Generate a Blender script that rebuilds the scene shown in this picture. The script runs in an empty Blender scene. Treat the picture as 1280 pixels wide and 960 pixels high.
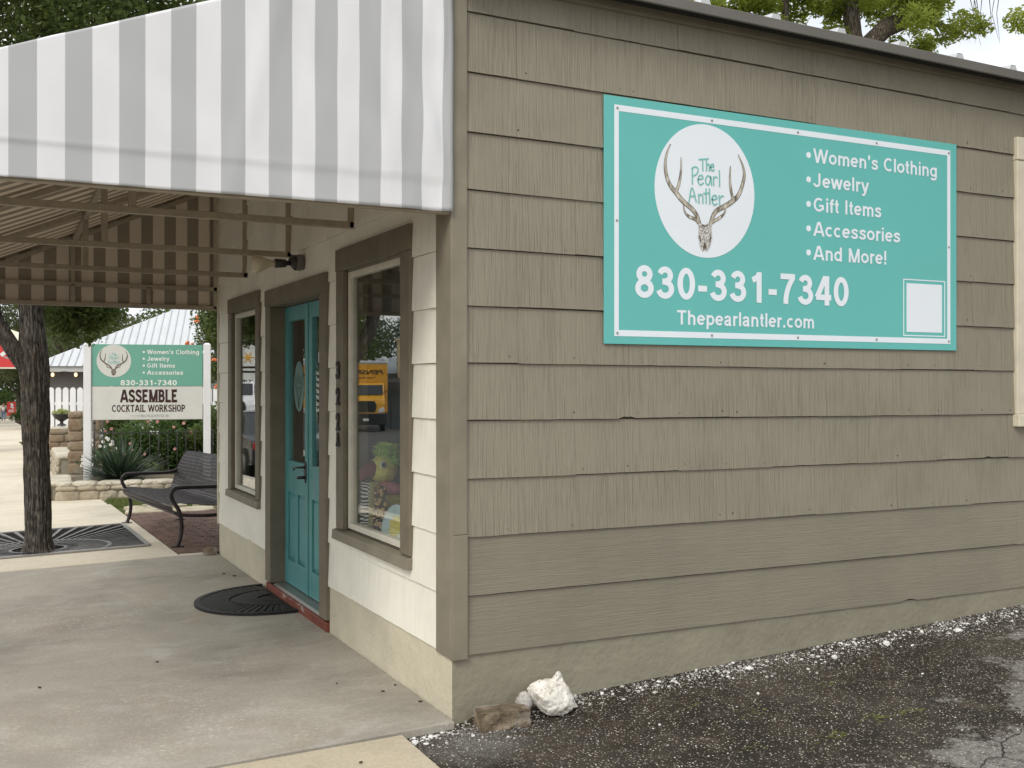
import bpy, bmesh, math, random
import numpy as np
from math import sin, cos, pi, radians as R
from mathutils import Vector, Matrix

scene = bpy.context.scene
col = scene.collection
random.seed(7)
RNG = np.random.default_rng(11)

# ------------------------------------------------------------------ camera, sky, sun, exposure
cd = bpy.data.cameras.new('camera'); cam = bpy.data.objects.new('camera', cd); col.objects.link(cam)
cam.location = (-1.9383, -4.4759, 1.53); cam.rotation_euler = (R(90), 0, -R(26.6))
cd.sensor_width = 36; cd.lens = 36*1330/1280; cd.clip_start = .05; cd.clip_end = 2000
scene.camera = cam

w = bpy.data.worlds.new("World"); scene.world = w; w.use_nodes = True
nt = w.node_tree; nt.nodes.clear()
out = nt.nodes.new('ShaderNodeOutputWorld'); bg = nt.nodes.new('ShaderNodeBackground')
sky = nt.nodes.new('ShaderNodeTexSky'); sky.sky_type = 'NISHITA'; sky.sun_disc = False
sky.sun_elevation = R(48); sky.sun_rotation = R(228); sky.dust_density = 2.0
tc = nt.nodes.new('ShaderNodeTexCoord'); mp = nt.nodes.new('ShaderNodeMapping'); mp.inputs['Scale'].default_value = (1, 1, 2.6)
nz = nt.nodes.new('ShaderNodeTexNoise'); nz.inputs['Scale'].default_value = 2.2; nz.inputs['Detail'].default_value = 6; nz.inputs['Roughness'].default_value = .55
rp = nt.nodes.new('ShaderNodeValToRGB')
rp.color_ramp.elements[0].position = .36; rp.color_ramp.elements[0].color = (7.6, 8.0, 8.6, 1)
rp.color_ramp.elements[1].position = .62; rp.color_ramp.elements[1].color = (12.4, 12.3, 11.9, 1)
mx = nt.nodes.new('ShaderNodeMix'); mx.data_type = 'RGBA'; mx.inputs[0].default_value = .9
nt.links.new(tc.outputs['Generated'], mp.inputs['Vector']); nt.links.new(mp.outputs['Vector'], nz.inputs['Vector'])
nt.links.new(nz.outputs['Fac'], rp.inputs['Fac'])
nt.links.new(sky.outputs['Color'], mx.inputs[6]); nt.links.new(rp.outputs['Color'], mx.inputs[7])
nt.links.new(mx.outputs[2], bg.inputs['Color']); bg.inputs['Strength'].default_value = .1
nt.links.new(bg.outputs[0], out.inputs['Surface'])

sd = bpy.data.lights.new('sun', 'SUN'); sun = bpy.data.objects.new('sun', sd); col.objects.link(sun)
sd.energy = 1.5; sd.angle = R(22); sd.color = (1, .95, .87)
sun.rotation_euler = Vector((.58, .43, -.70)).to_track_quat('-Z', 'Y').to_euler()
sun.location = (-10, -10, 20)

vs = scene.view_settings
vs.view_transform = 'Standard'; vs.look = 'None'; vs.gamma = 1; vs.use_curve_mapping = False
vs.exposure = 0.35

# ------------------------------------------------------------------ helpers
def g(x, y):                       # height of the pavement: falls along the street and towards the kerb
    z = -.019*max(0, y-5.4)
    if x < 0: z += .023*max(x, -2.7)
    return z

def tag(o, label=None, cat=None, group=None, kind=None):
    if label: o['label'] = label
    if cat: o['category'] = cat
    if group: o['group'] = group
    if kind: o['kind'] = kind
    return o

def empty(name, loc=(0, 0, 0), label=None, cat=None, group=None, rz=0):
    o = bpy.data.objects.new(name, None); col.objects.link(o)
    o.location = loc; o.rotation_euler = (0, 0, rz); o.empty_display_size = .1
    return tag(o, label, cat, group)

class MB:
    def __init__(s): s.v = []; s.f = []; s.m = []; s.sm = []
    def poly(s, pts, mi=0, smooth=False):
        b = len(s.v); s.v += [tuple(p) for p in pts]; s.f.append(list(range(b, b+len(pts)))); s.m.append(mi); s.sm.append(smooth)
    def box(s, x0, x1, y0, y1, z0, z1, mi=0, M=None):
        p = [(x0,y0,z0),(x1,y0,z0),(x1,y1,z0),(x0,y1,z0),(x0,y0,z1),(x1,y0,z1),(x1,y1,z1),(x0,y1,z1)]
        if M is not None: p = [tuple(M @ Vector(q)) for q in p]
        b = len(s.v); s.v += p
        for f in ((0,3,2,1),(4,5,6,7),(0,1,5,4),(1,2,6,5),(2,3,7,6),(3,0,4,7)):
            s.f.append([b+i for i in f]); s.m.append(mi); s.sm.append(False)
        return s
    def grid(s, rows, mi=0, smooth=True, closed=False, cap=False):
        b = len(s.v); n = len(rows[0])
        for r in rows: s.v += [tuple(p) for p in r]
        for i in range(len(rows)-1):
            for j in range(n if closed else n-1):
                k = (j+1) % n
                s.f.append([b+i*n+j, b+i*n+k, b+(i+1)*n+k, b+(i+1)*n+j]); s.m.append(mi); s.sm.append(smooth)
        if cap and closed:
            s.f.append([b+j for j in range(n)][::-1]); s.m.append(mi); s.sm.append(False)
            e = b+(len(rows)-1)*n
            s.f.append([e+j for j in range(n)]); s.m.append(mi); s.sm.append(False)
        return s
    def tube(s, pts, r, n=8, mi=0, smooth=True, sq=None):
        pts = [Vector(p) for p in pts]
        if not hasattr(r, '__len__'): r = [r]*len(pts)
        rows = []; up = Vector((.13, .07, 1)).normalized(); prev = None
        for i, p in enumerate(pts):
            t = (pts[min(i+1, len(pts)-1)]-pts[max(i-1, 0)])
            if t.length < 1e-9: t = Vector((0, 0, 1))
            t.normalize()
            if prev is None:
                a = t.cross(up if abs(t.dot(up)) < .9 else Vector((1, .2, .1))).normalized()
            else:
                a = (prev-t*prev.dot(t)); a = a.normalized() if a.length > 1e-6 else t.orthogonal().normalized()
            prev = a; bb = t.cross(a)
            rows.append([p+(a*cos(2*pi*k/n)+bb*sin(2*pi*k/n))*r[i] for k in range(n)])
        return s.grid(rows, mi, smooth, True, True)
    def bar(s, a, b, wd, mi=0):           # square tube between two points
        a = Vector(a); b = Vector(b); t = (b-a).normalized()
        u = t.cross(Vector((0, 0, 1)) if abs(t.z) < .95 else Vector((0, 1, 0))).normalized(); v = t.cross(u)
        h = wd/2
        rows = [[p+u*h+v*h, p-u*h+v*h, p-u*h-v*h, p+u*h-v*h] for p in (a, b)]
        return s.grid(rows, mi, False, True, True)
    def lathe(s, prof, c=(0, 0, 0), n=24, mi=0, smooth=True):
        rows = [[(c[0]+r*cos(2*pi*k/n), c[1]+r*sin(2*pi*k/n), c[2]+z) for k in range(n)] for r, z in prof]
        return s.grid(rows, mi, smooth, True, True)
    def prism(s, pts2, f0, f1, mi=0):     # f0/f1 map (u,v) to the two end faces
        a = [f0(*p) for p in pts2]; b = [f1(*p) for p in pts2]; n = len(a)
        base = len(s.v); s.v += [tuple(p) for p in a+b]
        s.f.append([base+i for i in range(n)]); s.f.append([base+n+i for i in range(n)][::-1])
        for i in range(n): s.f.append([base+i, base+n+i, base+n+(i+1) % n, base+(i+1) % n])
        s.m += [mi]*(n+2); s.sm += [False]*(n+2)
        return s
    def build(s, name, mats, parent=None, bevel=0, recalc=True, seg=2):
        me = bpy.data.meshes.new(name); me.from_pydata(s.v, [], s.f); me.update()
        if not isinstance(mats, (list, tuple)): mats = [mats]
        for m in mats: me.materials.append(m)
        me.polygons.foreach_set('material_index', s.m); me.polygons.foreach_set('use_smooth', s.sm)
        if recalc:
            bm = bmesh.new(); bm.from_mesh(me); bmesh.ops.recalc_face_normals(bm, faces=bm.faces); bm.to_mesh(me); bm.free()
        o = bpy.data.objects.new(name, me); col.objects.link(o)
        if parent:
            o.parent = parent
        if bevel:
            b = o.modifiers.new('bevel', 'BEVEL'); b.width = bevel; b.segments = seg; b.limit_method = 'ANGLE'; b.angle_limit = R(40); b.harden_normals = False
        return o

def np_mesh(name, V, F, mat, parent=None, smooth=False, attr=None):
    """V (n,3), F (m,k) -> one mesh object; attr: per-face float 'tint'"""
    me = bpy.data.meshes.new(name); n, k = F.shape
    me.vertices.add(len(V)); me.vertices.foreach_set('co', V.astype(np.float32).ravel())
    me.loops.add(n*k); me.loops.foreach_set('vertex_index', F.astype(np.int32).ravel())
    me.polygons.add(n); me.polygons.foreach_set('loop_start', np.arange(0, n*k, k, dtype=np.int32))
    try: me.polygons.foreach_set('loop_total', np.full(n, k, dtype=np.int32))
    except Exception: pass
    me.polygons.foreach_set('use_smooth', np.full(n, smooth))
    me.update(calc_edges=True)
    if attr is not None:
        a = me.attributes.new('tint', 'FLOAT', 'FACE'); a.data.foreach_set('value', attr.astype(np.float32))
    me.materials.append(mat); me.validate()
    o = bpy.data.objects.new(name, me); col.objects.link(o)
    if parent: o.parent = parent
    return o

def dup(root, loc, rz=0, label=None):
    r = root.copy(); col.objects.link(r); r.location = loc; r.rotation_euler = (0, 0, rz)
    if label: r['label'] = label
    for ch in list(root.children):
        c = ch.copy(); col.objects.link(c); c.parent = r
        for gg in ch.children:
            d = gg.copy(); col.objects.link(d); d.parent = c
    return r

# ------------------------------------------------------------------ materials
class NM:
    def __init__(s, name, color=(.5, .5, .5), rough=.7, spec=.4, metal=0):
        s.m = bpy.data.materials.new(name); s.m.use_nodes = True; s.nt = s.m.node_tree
        s.b = s.nt.nodes['Principled BSDF']; s.out = s.nt.nodes['Material Output']
        s.b.inputs['Base Color'].default_value = (*color, 1); s.b.inputs['Roughness'].default_value = rough
        s.b.inputs['Specular IOR Level'].default_value = spec; s.b.inputs['Metallic'].default_value = metal
        s._co = None
    def N(s, t): return s.nt.nodes.new(t)
    def L(s, a, b): s.nt.links.new(a, b)
    def co(s, scale=(1, 1, 1), rot=(0, 0, 0)):
        if s._co is None: s._co = s.N('ShaderNodeTexCoord').outputs['Object']
        m = s.N('ShaderNodeMapping'); m.inputs['Scale'].default_value = scale; m.inputs['Rotation'].default_value = rot
        s.L(s._co, m.inputs['Vector']); return m.outputs['Vector']
    def noise(s, scale=5, detail=4, rough=.55, sc=(1, 1, 1), dist=0):
        n = s.N('ShaderNodeTexNoise'); n.inputs['Scale'].default_value = scale; n.inputs['Detail'].default_value = detail
        n.inputs['Roughness'].default_value = rough; n.inputs['Distortion'].default_value = dist
        s.L(s.co(sc), n.inputs['Vector']); return n.outputs['Fac']
    def voro(s, scale=5, sc=(1, 1, 1), feature='F1', out='Distance', rnd=1):
        n = s.N('ShaderNodeTexVoronoi'); n.inputs['Scale'].default_value = scale; n.feature = feature
        n.inputs['Randomness'].default_value = rnd
        s.L(s.co(sc), n.inputs['Vector']); return n.outputs[out]
    def ramp(s, fac, stops):
        r = s.N('ShaderNodeValToRGB'); e = r.color_ramp.elements
        while len(e) < len(stops): e.new(.5)
        for i, (p, c) in enumerate(stops):
            e[i].position = p; e[i].color = (c, c, c, 1) if not hasattr(c, '__len__') else (*c, 1)
        s.L(fac, r.inputs['Fac']); return r.outputs['Color']
    def mix(s, fac, a, b, mode='MIX'):
        m = s.N('ShaderNodeMix'); m.data_type = 'RGBA'; m.blend_type = mode
        for sock, val in ((m.inputs[0], fac), (m.inputs[6], a), (m.inputs[7], b)):
            if isinstance(val, bpy.types.NodeSocket): s.L(val, sock)
            elif hasattr(val, '__len__'): sock.default_value = (*val, 1)
            else: sock.default_value = val if sock.type == 'VALUE' else (val, val, val, 1)
        return m.outputs[2]
    def math(s, op, a, b=0.0):
        m = s.N('ShaderNodeMath'); m.operation = op
        for i, val in enumerate((a, b)):
            if isinstance(val, bpy.types.NodeSocket): s.L(val, m.inputs[i])
            else: m.inputs[i].default_value = val
        return m.outputs[0]
    def color(s, c): s.L(c, s.b.inputs['Base Color']); return s
    def rough(s, c): s.L(c, s.b.inputs['Roughness']); return s
    def bump(s, h, strength=.5, dist=.01):
        b = s.N('ShaderNodeBump'); b.inputs['Strength'].default_value = strength; b.inputs['Distance'].default_value = dist
        s.L(h, b.inputs['Height'])
        prev = s.b.inputs['Normal'].links
        if prev: s.L(prev[0].from_socket, b.inputs['Normal'])
        s.L(b.outputs['Normal'], s.b.inputs['Normal']); return s

def simple(name, c, rough=.6, var=.12, scale=6, spec=.4, metal=0, bump=0, bscale=60):
    m = NM(name, c, rough, spec, metal)
    n = m.noise(scale, 5)
    lo = tuple(x*(1-var) for x in c); hi = tuple(min(1, x*(1+var)) for x in c)
    m.color(m.ramp(n, [(.3, lo), (.7, hi)]))
    if bump: m.bump(m.noise(bscale, 4), bump, .004)
    return m.m

def siding_mat(name, c, axis, horizontal=False, bump=.55, groove=.38):
    """painted cement shingle: combed grain along the vertical (or along the board)"""
    m = NM(name, c, .62, .35)
    if horizontal:
        fine = m.noise(1.0, 4, .65, (5, 5, 170), .5); broad = m.noise(1.0, 3, .6, (2.2, 2.2, 60), .8)
        h = m.math('ADD', m.math('MULTIPLY', m.ramp(fine, [(.42, 0), (.58, 1)]), .55), m.math('MULTIPLY', m.ramp(broad, [(.40, 0), (.60, 1)]), .35)); groove *= .38
    else:
        fine = m.noise(1.0, 2, .5, (150, 150, 1.0), .12); broad = m.noise(1.0, 2, .5, (70, 70, .8), .1); amp = m.noise(2.6, 3)
        h = m.math('ADD', m.math('MULTIPLY', m.ramp(fine, [(.42, 0), (.54, 1)]), .5), m.math('MULTIPLY', m.ramp(broad, [(.42, 0), (.52, 1)]), .6))
        h = m.math('ADD', m.math('MULTIPLY', h, m.ramp(amp, [(.30, .35), (.60, 1)])), m.math('SUBTRACT', 1.0, m.ramp(amp, [(.30, .35), (.60, 1)])))
    dirt = m.noise(2.2, 6, .6); pat = m.noise(.9, 3, .5)
    base = m.ramp(dirt, [(.28, tuple(v*.88 for v in c)), (.55, c), (.8, tuple(min(1, v*1.07) for v in c))])
    base = m.mix(m.math('MULTIPLY', m.ramp(h, [(.0, 1), (.7, 0)]), groove), base, tuple(v*.55 for v in c))
    base = m.mix(m.ramp(pat, [(.45, 0), (.75, .25)]), base, tuple(v*1.12 for v in c))
    base = m.mix(m.math('MULTIPLY', m.ramp(fine, [(.55, 0), (.68, 1)]), groove*.5), base, tuple(min(1, v*1.32) for v in c))
    m.color(base); m.bump(h, bump, .004); m.bump(m.noise(260, 3), .12, .002)
    return m.m

TAUPE = (.254, .229, .175)
CREAM = (.86, .835, .735)
M = {}
M['side'] = siding_mat('taupe_shingle_paint', TAUPE, 'x')
M['side_h'] = siding_mat('taupe_board_paint', tuple(v*.93 for v in TAUPE), 'x', True, .35)
M['front'] = siding_mat('cream_shingle_paint', CREAM, 'y', False, .3, .22)
M['trim'] = simple('taupe_trim_paint', (.225, .202, .150), .6, .14, 5, bump=.25, bscale=90)
M['trim_dark'] = simple('brown_casing_paint', (.170, .145, .102), .6, .16, 6, bump=.25, bscale=90)
M['creamtrim'] = simple('cream_trim_paint', (.60, .55, .43), .55, .1, 8, bump=.2, bscale=110)
M['sash'] = simple('sash_paint', (.62, .59, .50), .5, .08, 12)
M['gap'] = simple('seam_shadow_paint', (.075, .064, .048), .9, .1)
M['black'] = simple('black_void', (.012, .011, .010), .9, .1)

def stucco(name, c):
    m = NM(name, c, .8, .25)
    n = m.noise(2.4, 7, .62)
    m.color(m.ramp(n, [(.25, tuple(v*.80 for v in c)), (.5, c), (.8, tuple(v*1.12 for v in c))]))
    m.bump(m.noise(12, 7, .68), .65, .012); m.bump(m.voro(30), .2, .008); m.bump(m.noise(160, 3), .2, .002)
    return m.m
M['stem_side'] = stucco('taupe_stem_stucco', (.262, .240, .182))
M['stem_front'] = stucco('beige_stem_stucco', (.56, .52, .40))

def concrete(name, c, stain=.5, flecks=False, speck=True):
    m = NM(name, c, .85, .25)
    n1 = m.noise(.55, 7, .62, (1, 1.0, 1), .4); n2 = m.noise(2.6, 6, .7, (1.0, 2.2, 1)); n3 = m.noise(55, 4, .7)
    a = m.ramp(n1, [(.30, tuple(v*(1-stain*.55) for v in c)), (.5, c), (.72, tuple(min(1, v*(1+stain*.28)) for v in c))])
    a = m.mix(m.math('MULTIPLY', m.ramp(n2, [(.48, 0), (.70, 1)]), .45*stain+.1), a, tuple(v*1.35 for v in c))
    a = m.mix(m.math('MULTIPLY', m.ramp(m.noise(1.1, 5, .6, (1, 1, 1), .8), [(.55, 0), (.75, 1)]), .4), a, tuple(v*q*.92 for v, q in zip(c, (1.0, .84, .64))))
    a = m.mix(m.math('MULTIPLY', m.ramp(n3, [(.42, 1), (.55, 0)]), .22), a, tuple(v*.5 for v in c))
    if speck:
        vv = m.voro(95); a = m.mix(m.math('MULTIPLY', m.ramp(vv, [(.0, 1), (.22, 0)]), .28), a, tuple(min(1, v*1.6) for v in c))
    if flecks:
        msk = m.ramp(m.noise(.8, 4, .6), [(.47, 0), (.62, 1)]); vf = m.voro(22, (1, 1.5, 1)); vg = m.voro(48)
        f1 = m.math('MULTIPLY', m.ramp(vf, [(.16, 1), (.34, 0)]), m.ramp(m.voro(22, (1, 1.5, 1), out='Color'), [(.5, 0), (.55, 1)]))
        f2 = m.math('MULTIPLY', m.ramp(vg, [(.16, 1), (.34, 0)]), m.ramp(m.voro(48, out='Color'), [(.45, 0), (.55, 1)]))
        a = m.mix(m.math('MULTIPLY', m.math('MULTIPLY', m.math('MAXIMUM', f1, f2), msk), .55), a, (.62, .60, .56))
        a = m.mix(m.math('MULTIPLY', m.ramp(m.noise(1.7, 6, .65, (1, 1, 1), .6), [(.56, 0), (.70, 1)]), .55), a, (.50, .48, .45))
        a = m.mix(m.math('MULTIPLY', m.ramp(m.noise(.62, 5, .6), [(.55, 0), (.70, 1)]), .45), a, (.17, .155, .13))
        a = m.mix(m.math('MULTIPLY', m.ramp(m.noise(150, 3, .7), [(.35, 1), (.5, 0)]), .25), a, (.16, .145, .12))
    m.color(a); m.bump(n3, .22, .004); m.bump(m.noise(9, 5, .6), .18, .006)
    return m.m
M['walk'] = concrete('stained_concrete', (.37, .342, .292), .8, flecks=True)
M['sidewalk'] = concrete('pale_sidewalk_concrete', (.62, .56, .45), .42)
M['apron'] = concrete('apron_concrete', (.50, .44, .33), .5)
M['kerb'] = concrete('kerb_concrete', (.45, .42, .36), .4)
M['graypatch'] = concrete('grey_patch_concrete', (.25, .245, .23), .7)

def asphalt():
    m = NM('old_asphalt', (.03, .027, .024), .75, .35)
    big = m.noise(.9, 6, .6, (1, 1, 1), .3); mid = m.noise(4.5, 7, .7)
    base = m.ramp(mid, [(.30, (.011, .008, .006)), (.52, (.026, .0195, .014)), (.72, (.062, .048, .035))])
    base = m.mix(m.ramp(big, [(.50, 0), (.70, .5)]), base, (.085, .072, .058))
    base = m.mix(m.ramp(m.noise(1.4, 5, .6), [(.60, 0), (.75, .3)]), base, (.060, .050, .020))
    sx = m.N('ShaderNodeSeparateXYZ'); m.L(m._co, sx.inputs[0])           # worn pale area in the near corner of the lot
    d = m.math('SUBTRACT', m.math('ADD', m.math('MULTIPLY', sx.outputs[0], .486), m.math('MULTIPLY', sx.outputs[1], -.874)), 2.0)
    d = m.math('ADD', d, m.math('ADD', m.math('MULTIPLY', m.math('SUBTRACT', m.noise(2.0, 7, .7), .5), 2.2), m.math('MULTIPLY', m.math('SUBTRACT', m.noise(30, 4, .7), .5), .35)))
    worn = m.ramp(m.math('ADD', m.math('MULTIPLY', d, 1.6), .5), [(.42, 0), (.62, 1)])
    dx_ = m.math('POWER', m.math('ADD', sx.outputs[0], .02), 2.0); dy_ = m.math('POWER', m.math('ADD', sx.outputs[1], .30), 2.0)   # pale grit washed off the walkway corner
    grit = m.ramp(m.math('ADD', m.math('SQRT', m.math('ADD', dx_, dy_)), m.math('MULTIPLY', m.noise(9, 6, .7), .5)), [(.30, 1), (.52, 0)])
    base = m.mix(m.math('MULTIPLY', grit, .6), base, m.ramp(m.noise(90, 5, .75), [(.36, (.05, .046, .042)), (.55, (.26, .25, .235))]))
    base = m.mix(m.math('MULTIPLY', worn, .62), base, m.ramp(m.noise(38, 6, .75), [(.34, (.08, .075, .068)), (.5, (.26, .25, .235)), (.68, (.40, .385, .36))]))
    v1 = m.voro(88); vc = m.voro(88, out='Color')
    spk = m.math('MULTIPLY', m.ramp(v1, [(.20, 1), (.36, 0)]), m.ramp(vc, [(.36, 0), (.54, 1)]))
    base = m.mix(m.math('MULTIPLY', spk, .8), base, m.ramp(m.noise(50, 2), [(.35, (.17, .13, .09)), (.6, (.44, .39, .32))]))
    v2 = m.voro(58); vc2 = m.voro(58, out='Color')
    base = m.mix(m.math('MULTIPLY', m.math('MULTIPLY', m.ramp(v2, [(.15, 1), (.28, 0)]), m.ramp(vc2, [(.54, 0), (.62, 1)])), .9), base, (.56, .51, .43))
    m.color(base); m.bump(m.math('ADD', v1, m.math('MULTIPLY', m.noise(220, 3), .5)), .6, .006)
    m.rough(m.ramp(m.noise(5, 4), [(.35, .5), (.65, .85)]))
    return m.m
M['asphalt'] = asphalt()
M['road'] = simple('road_asphalt', (.07, .068, .064), .85, .2, 3)
def earth(name, c1, c2):
    m = NM(name, c1, .95, .1); n = m.noise(3, 8, .65)
    m.color(m.ramp(n, [(.35, c1), (.65, c2)])); m.bump(m.noise(30, 5), .5, .02); return m.m
M['soil'] = earth('dry_soil', (.10, .075, .05), (.18, .15, .10))
M['lawn'] = earth('lawn_turf', (.045, .065, .018), (.10, .12, .035))

def leafmat(name, lo, hi, trans=.45):
    m = NM(name, lo, .5, .35)
    at = m.N('ShaderNodeAttribute'); at.attribute_name = 'tint'
    c = m.ramp(at.outputs['Fac'], [(.0, lo), (1.0, hi)])
    m.color(c); tr = m.N('ShaderNodeBsdfTranslucent'); m.L(m.mix(.5, c, tuple(min(1, v*1.7) for v in hi)), tr.inputs['Color'])
    ms = m.N('ShaderNodeMixShader'); ms.inputs[0].default_value = trans
    m.L(m.b.outputs[0], ms.inputs[1]); m.L(tr.outputs[0], ms.inputs[2]); m.L(ms.outputs[0], m.out.inputs['Surface'])
    return m.m
M['leaf_dark'] = leafmat('dark_oak_leaf', (.022, .040, .012), (.085, .125, .035))
M['leaf_mid'] = leafmat('elm_leaf', (.035, .060, .014), (.13, .17, .045))
M['leaf_light'] = leafmat('pecan_leaf', (.095, .14, .022), (.34, .39, .07), .55)
M['leaf_olive'] = leafmat('juniper_leaf', (.055, .070, .030), (.15, .175, .08))
M['leaf_shrub'] = leafmat('shrub_leaf', (.030, .062, .018), (.12, .19, .05))
M['yucca'] = leafmat('yucca_blade', (.014, .034, .020), (.10, .15, .085), .1)
M['grass'] = leafmat('grass_blade', (.07, .10, .022), (.19, .22, .07), .3)
M['petal_pink'] = simple('pink_petal', (.70, .34, .30), .6, .2)
M['petal_white'] = simple('white_petal', (.78, .75, .70), .6, .1)
M['petal_orange'] = simple('orange_petal', (.70, .20, .07), .6, .2)

def bark(name, c):
    m = NM(name, c, .9, .2)
    n = m.noise(1.0, 5, .65, (62, 62, 10), .8)
    n2 = m.noise(3, 4)
    a = m.ramp(n, [(.38, tuple(v*.16 for v in c)), (.50, c), (.64, tuple(min(1, v*2.9) for v in c))])
    m.color(m.mix(m.ramp(n2, [(.4, 0), (.7, .45)]), a, tuple(v*1.5*q for v, q in zip(c, (1.0, .9, .74)))))
    m.bump(n, .9, .02)
    return m.m
M['bark'] = bark('fissured_bark', (.070, .062, .054))
M['bark2'] = bark('grey_bark', (.10, .085, .07))

def stripes(name, axis, ph, light, dark, per=.197, rough=.75, inner=False):
    m = NM(name, light, rough, .2)
    sx = m.N('ShaderNodeSeparateXYZ'); m.co(); m.L(m._co, sx.inputs[0])
    f = m.math('FRACT', m.math('DIVIDE', m.math('SUBTRACT', sx.outputs[axis], ph), per))
    st = m.math('LESS_THAN', f, .5)
    a = m.mix(st, light, dark)
    d = m.noise(3, 6, .6)
    a = m.mix(m.ramp(d, [(.35, .0), (.75, .10)]), a, tuple(v*.8 for v in dark))
    m.color(a); m.bump(m.noise(1, 3, .5, (420, 420, 420)), .08, .002)
    tr = m.N('ShaderNodeBsdfTranslucent'); m.L(m.mix(1.0, a, (1.0, .92, .82), 'MULTIPLY'), tr.inputs['Color'])
    ms = m.N('ShaderNodeMixShader'); ms.inputs[0].default_value = .32 if inner else .15
    m.L(m.b.outputs[0], ms.inputs[1]); m.L(tr.outputs[0], ms.inputs[2]); m.L(ms.outputs[0], m.out.inputs['Surface'])
    if not inner: m.bump(m.noise(1, 2, .5, (5, 5, 1.4), .4), .22, .03)
    return m.m
AW_L, AW_D = (.86, .87, .90), (.52, .53, .545)
M['aw_side'] = stripes('awning_stripe_side', 0, -1.84, AW_L, AW_D)
M['aw_roof'] = stripes('awning_stripe_roof', 1, -.03, AW_L, AW_D)
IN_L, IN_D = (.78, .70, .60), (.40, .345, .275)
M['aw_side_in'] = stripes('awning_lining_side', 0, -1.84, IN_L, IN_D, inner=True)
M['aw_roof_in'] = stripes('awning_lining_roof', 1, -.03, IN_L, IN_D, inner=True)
M['tube'] = simple('tan_steel_tube', (.36, .31, .24), .5, .12, 20)

def glass(name, tint=(.93, .95, .94), ior=1.5, k=1.0):
    m = NM(name); m.nt.nodes.remove(m.b)
    t = m.N('ShaderNodeBsdfTransparent'); t.inputs['Color'].default_value = (*tint, 1)
    gl = m.N('ShaderNodeBsdfGlossy'); gl.inputs['Roughness'].default_value = .0; gl.inputs['Color'].default_value = (1, 1, 1, 1)
    lw = m.N('ShaderNodeLayerWeight'); lw.inputs['Blend'].default_value = .5
    fz_ = m.math('ADD', m.math('MULTIPLY', m.math('POWER', lw.outputs['Facing'], 4.3), 1-ior), ior)
    bp = m.N('ShaderNodeBump'); bp.inputs['Strength'].default_value = .02; bp.inputs['Distance'].default_value = .01
    m.L(m.noise(1.2, 1), bp.inputs['Height']); m.L(bp.outputs[0], gl.inputs['Normal'])
    ms = m.N('ShaderNodeMixShader'); m.L(m.math('MULTIPLY', fz_, k), ms.inputs[0])
    m.L(t.outputs[0], ms.inputs[1]); m.L(gl.outputs[0], ms.inputs[2]); m.L(ms.outputs[0], m.out.inputs['Surface'])
    return m.m
M['glass'] = glass('window_glass', ior=.045)
M['carglass'] = NM('vehicle_glass', (.02, .025, .03), .08, .6).m

TEAL = (.125, .475, .445)
M['teal'] = simple('teal_sign_print', TEAL, .45, .03, 2)
M['signwhite'] = simple('white_sign_print', (.77, .82, .88), .45, .02, 2)
M['teal_ink'] = simple('teal_ink', (.20, .50, .47), .5, .03)
M['teal_faded'] = simple('faded_teal_print', (.16, .40, .31), .5, .04, 2)
M['white_print'] = simple('white_print', (.78, .80, .76), .5, .03)
M['offwhite'] = simple('offwhite_panel', (.66, .65, .61), .5, .05, 3)
M['antler'] = NM('antler_print', (.5, .46, .38), .6)
_a = M['antler']; _a.color(_a.ramp(_a.noise(55, 4, .6, (1, 1, .35)), [(.34, (.10, .085, .062)), (.5, (.42, .38, .31)), (.68, (.66, .62, .54))])); M['antler'] = _a.m
M['antler_edge'] = simple('antler_outline_print', (.10, .085, .065), .6, .2)
_s = NM('skull_print', (.5, .48, .45), .6); _s.color(_s.ramp(_s.noise(150, 4, .7), [(.38, (.05, .045, .04)), (.5, (.5, .48, .45)), (.62, (.78, .77, .74))])); M['skull'] = _s.m
M['ink'] = simple('black_ink', (.018, .015, .014), .6, .2)
M['maroon_ink'] = simple('dark_brown_ink', (.040, .014, .014), .6, .2)
M['grey_ink'] = simple('grey_ink', (.34, .36, .34), .6, .1)
M['whitepost'] = simple('white_post_paint', (.78, .78, .78), .5, .05, 4)
M['door'] = simple('turquoise_door_paint', (.085, .285, .285), .42, .10, 5, spec=.5, bump=.08, bscale=60)
_r = NM('red_step_paint', (.28, .075, .04), .65)
_r.color(_r.mix(_r.ramp(_r.noise(4, 7, .7, (1, 1, 3)), [(.60, 0), (.68, 1)]), _r.ramp(_r.noise(9, 5), [(.3, (.13, .035, .02)), (.7, (.23, .06, .035))]), (.42, .36, .30)))
M['redstep'] = _r.m
M['darkmetal'] = simple('dark_iron', (.035, .032, .032), .45, .2, 20, spec=.5)
M['steel'] = simple('grey_steel', (.32, .31, .29), .4, .1, 20, metal=.6)
M['rubber'] = simple('black_rubber', (.010, .010, .010), .6, .3, 30, bump=.3, bscale=120)
M['whitemetal'] = simple('white_metal_roof', (.52, .54, .56), .45, .05, 2)
M['fascia'] = simple('grey_metal_fascia', (.135, .125, .113), .5, .1, 3)
M['bulb'] = simple('frosted_bulb', (.62, .56, .42), .35, .05)

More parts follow.
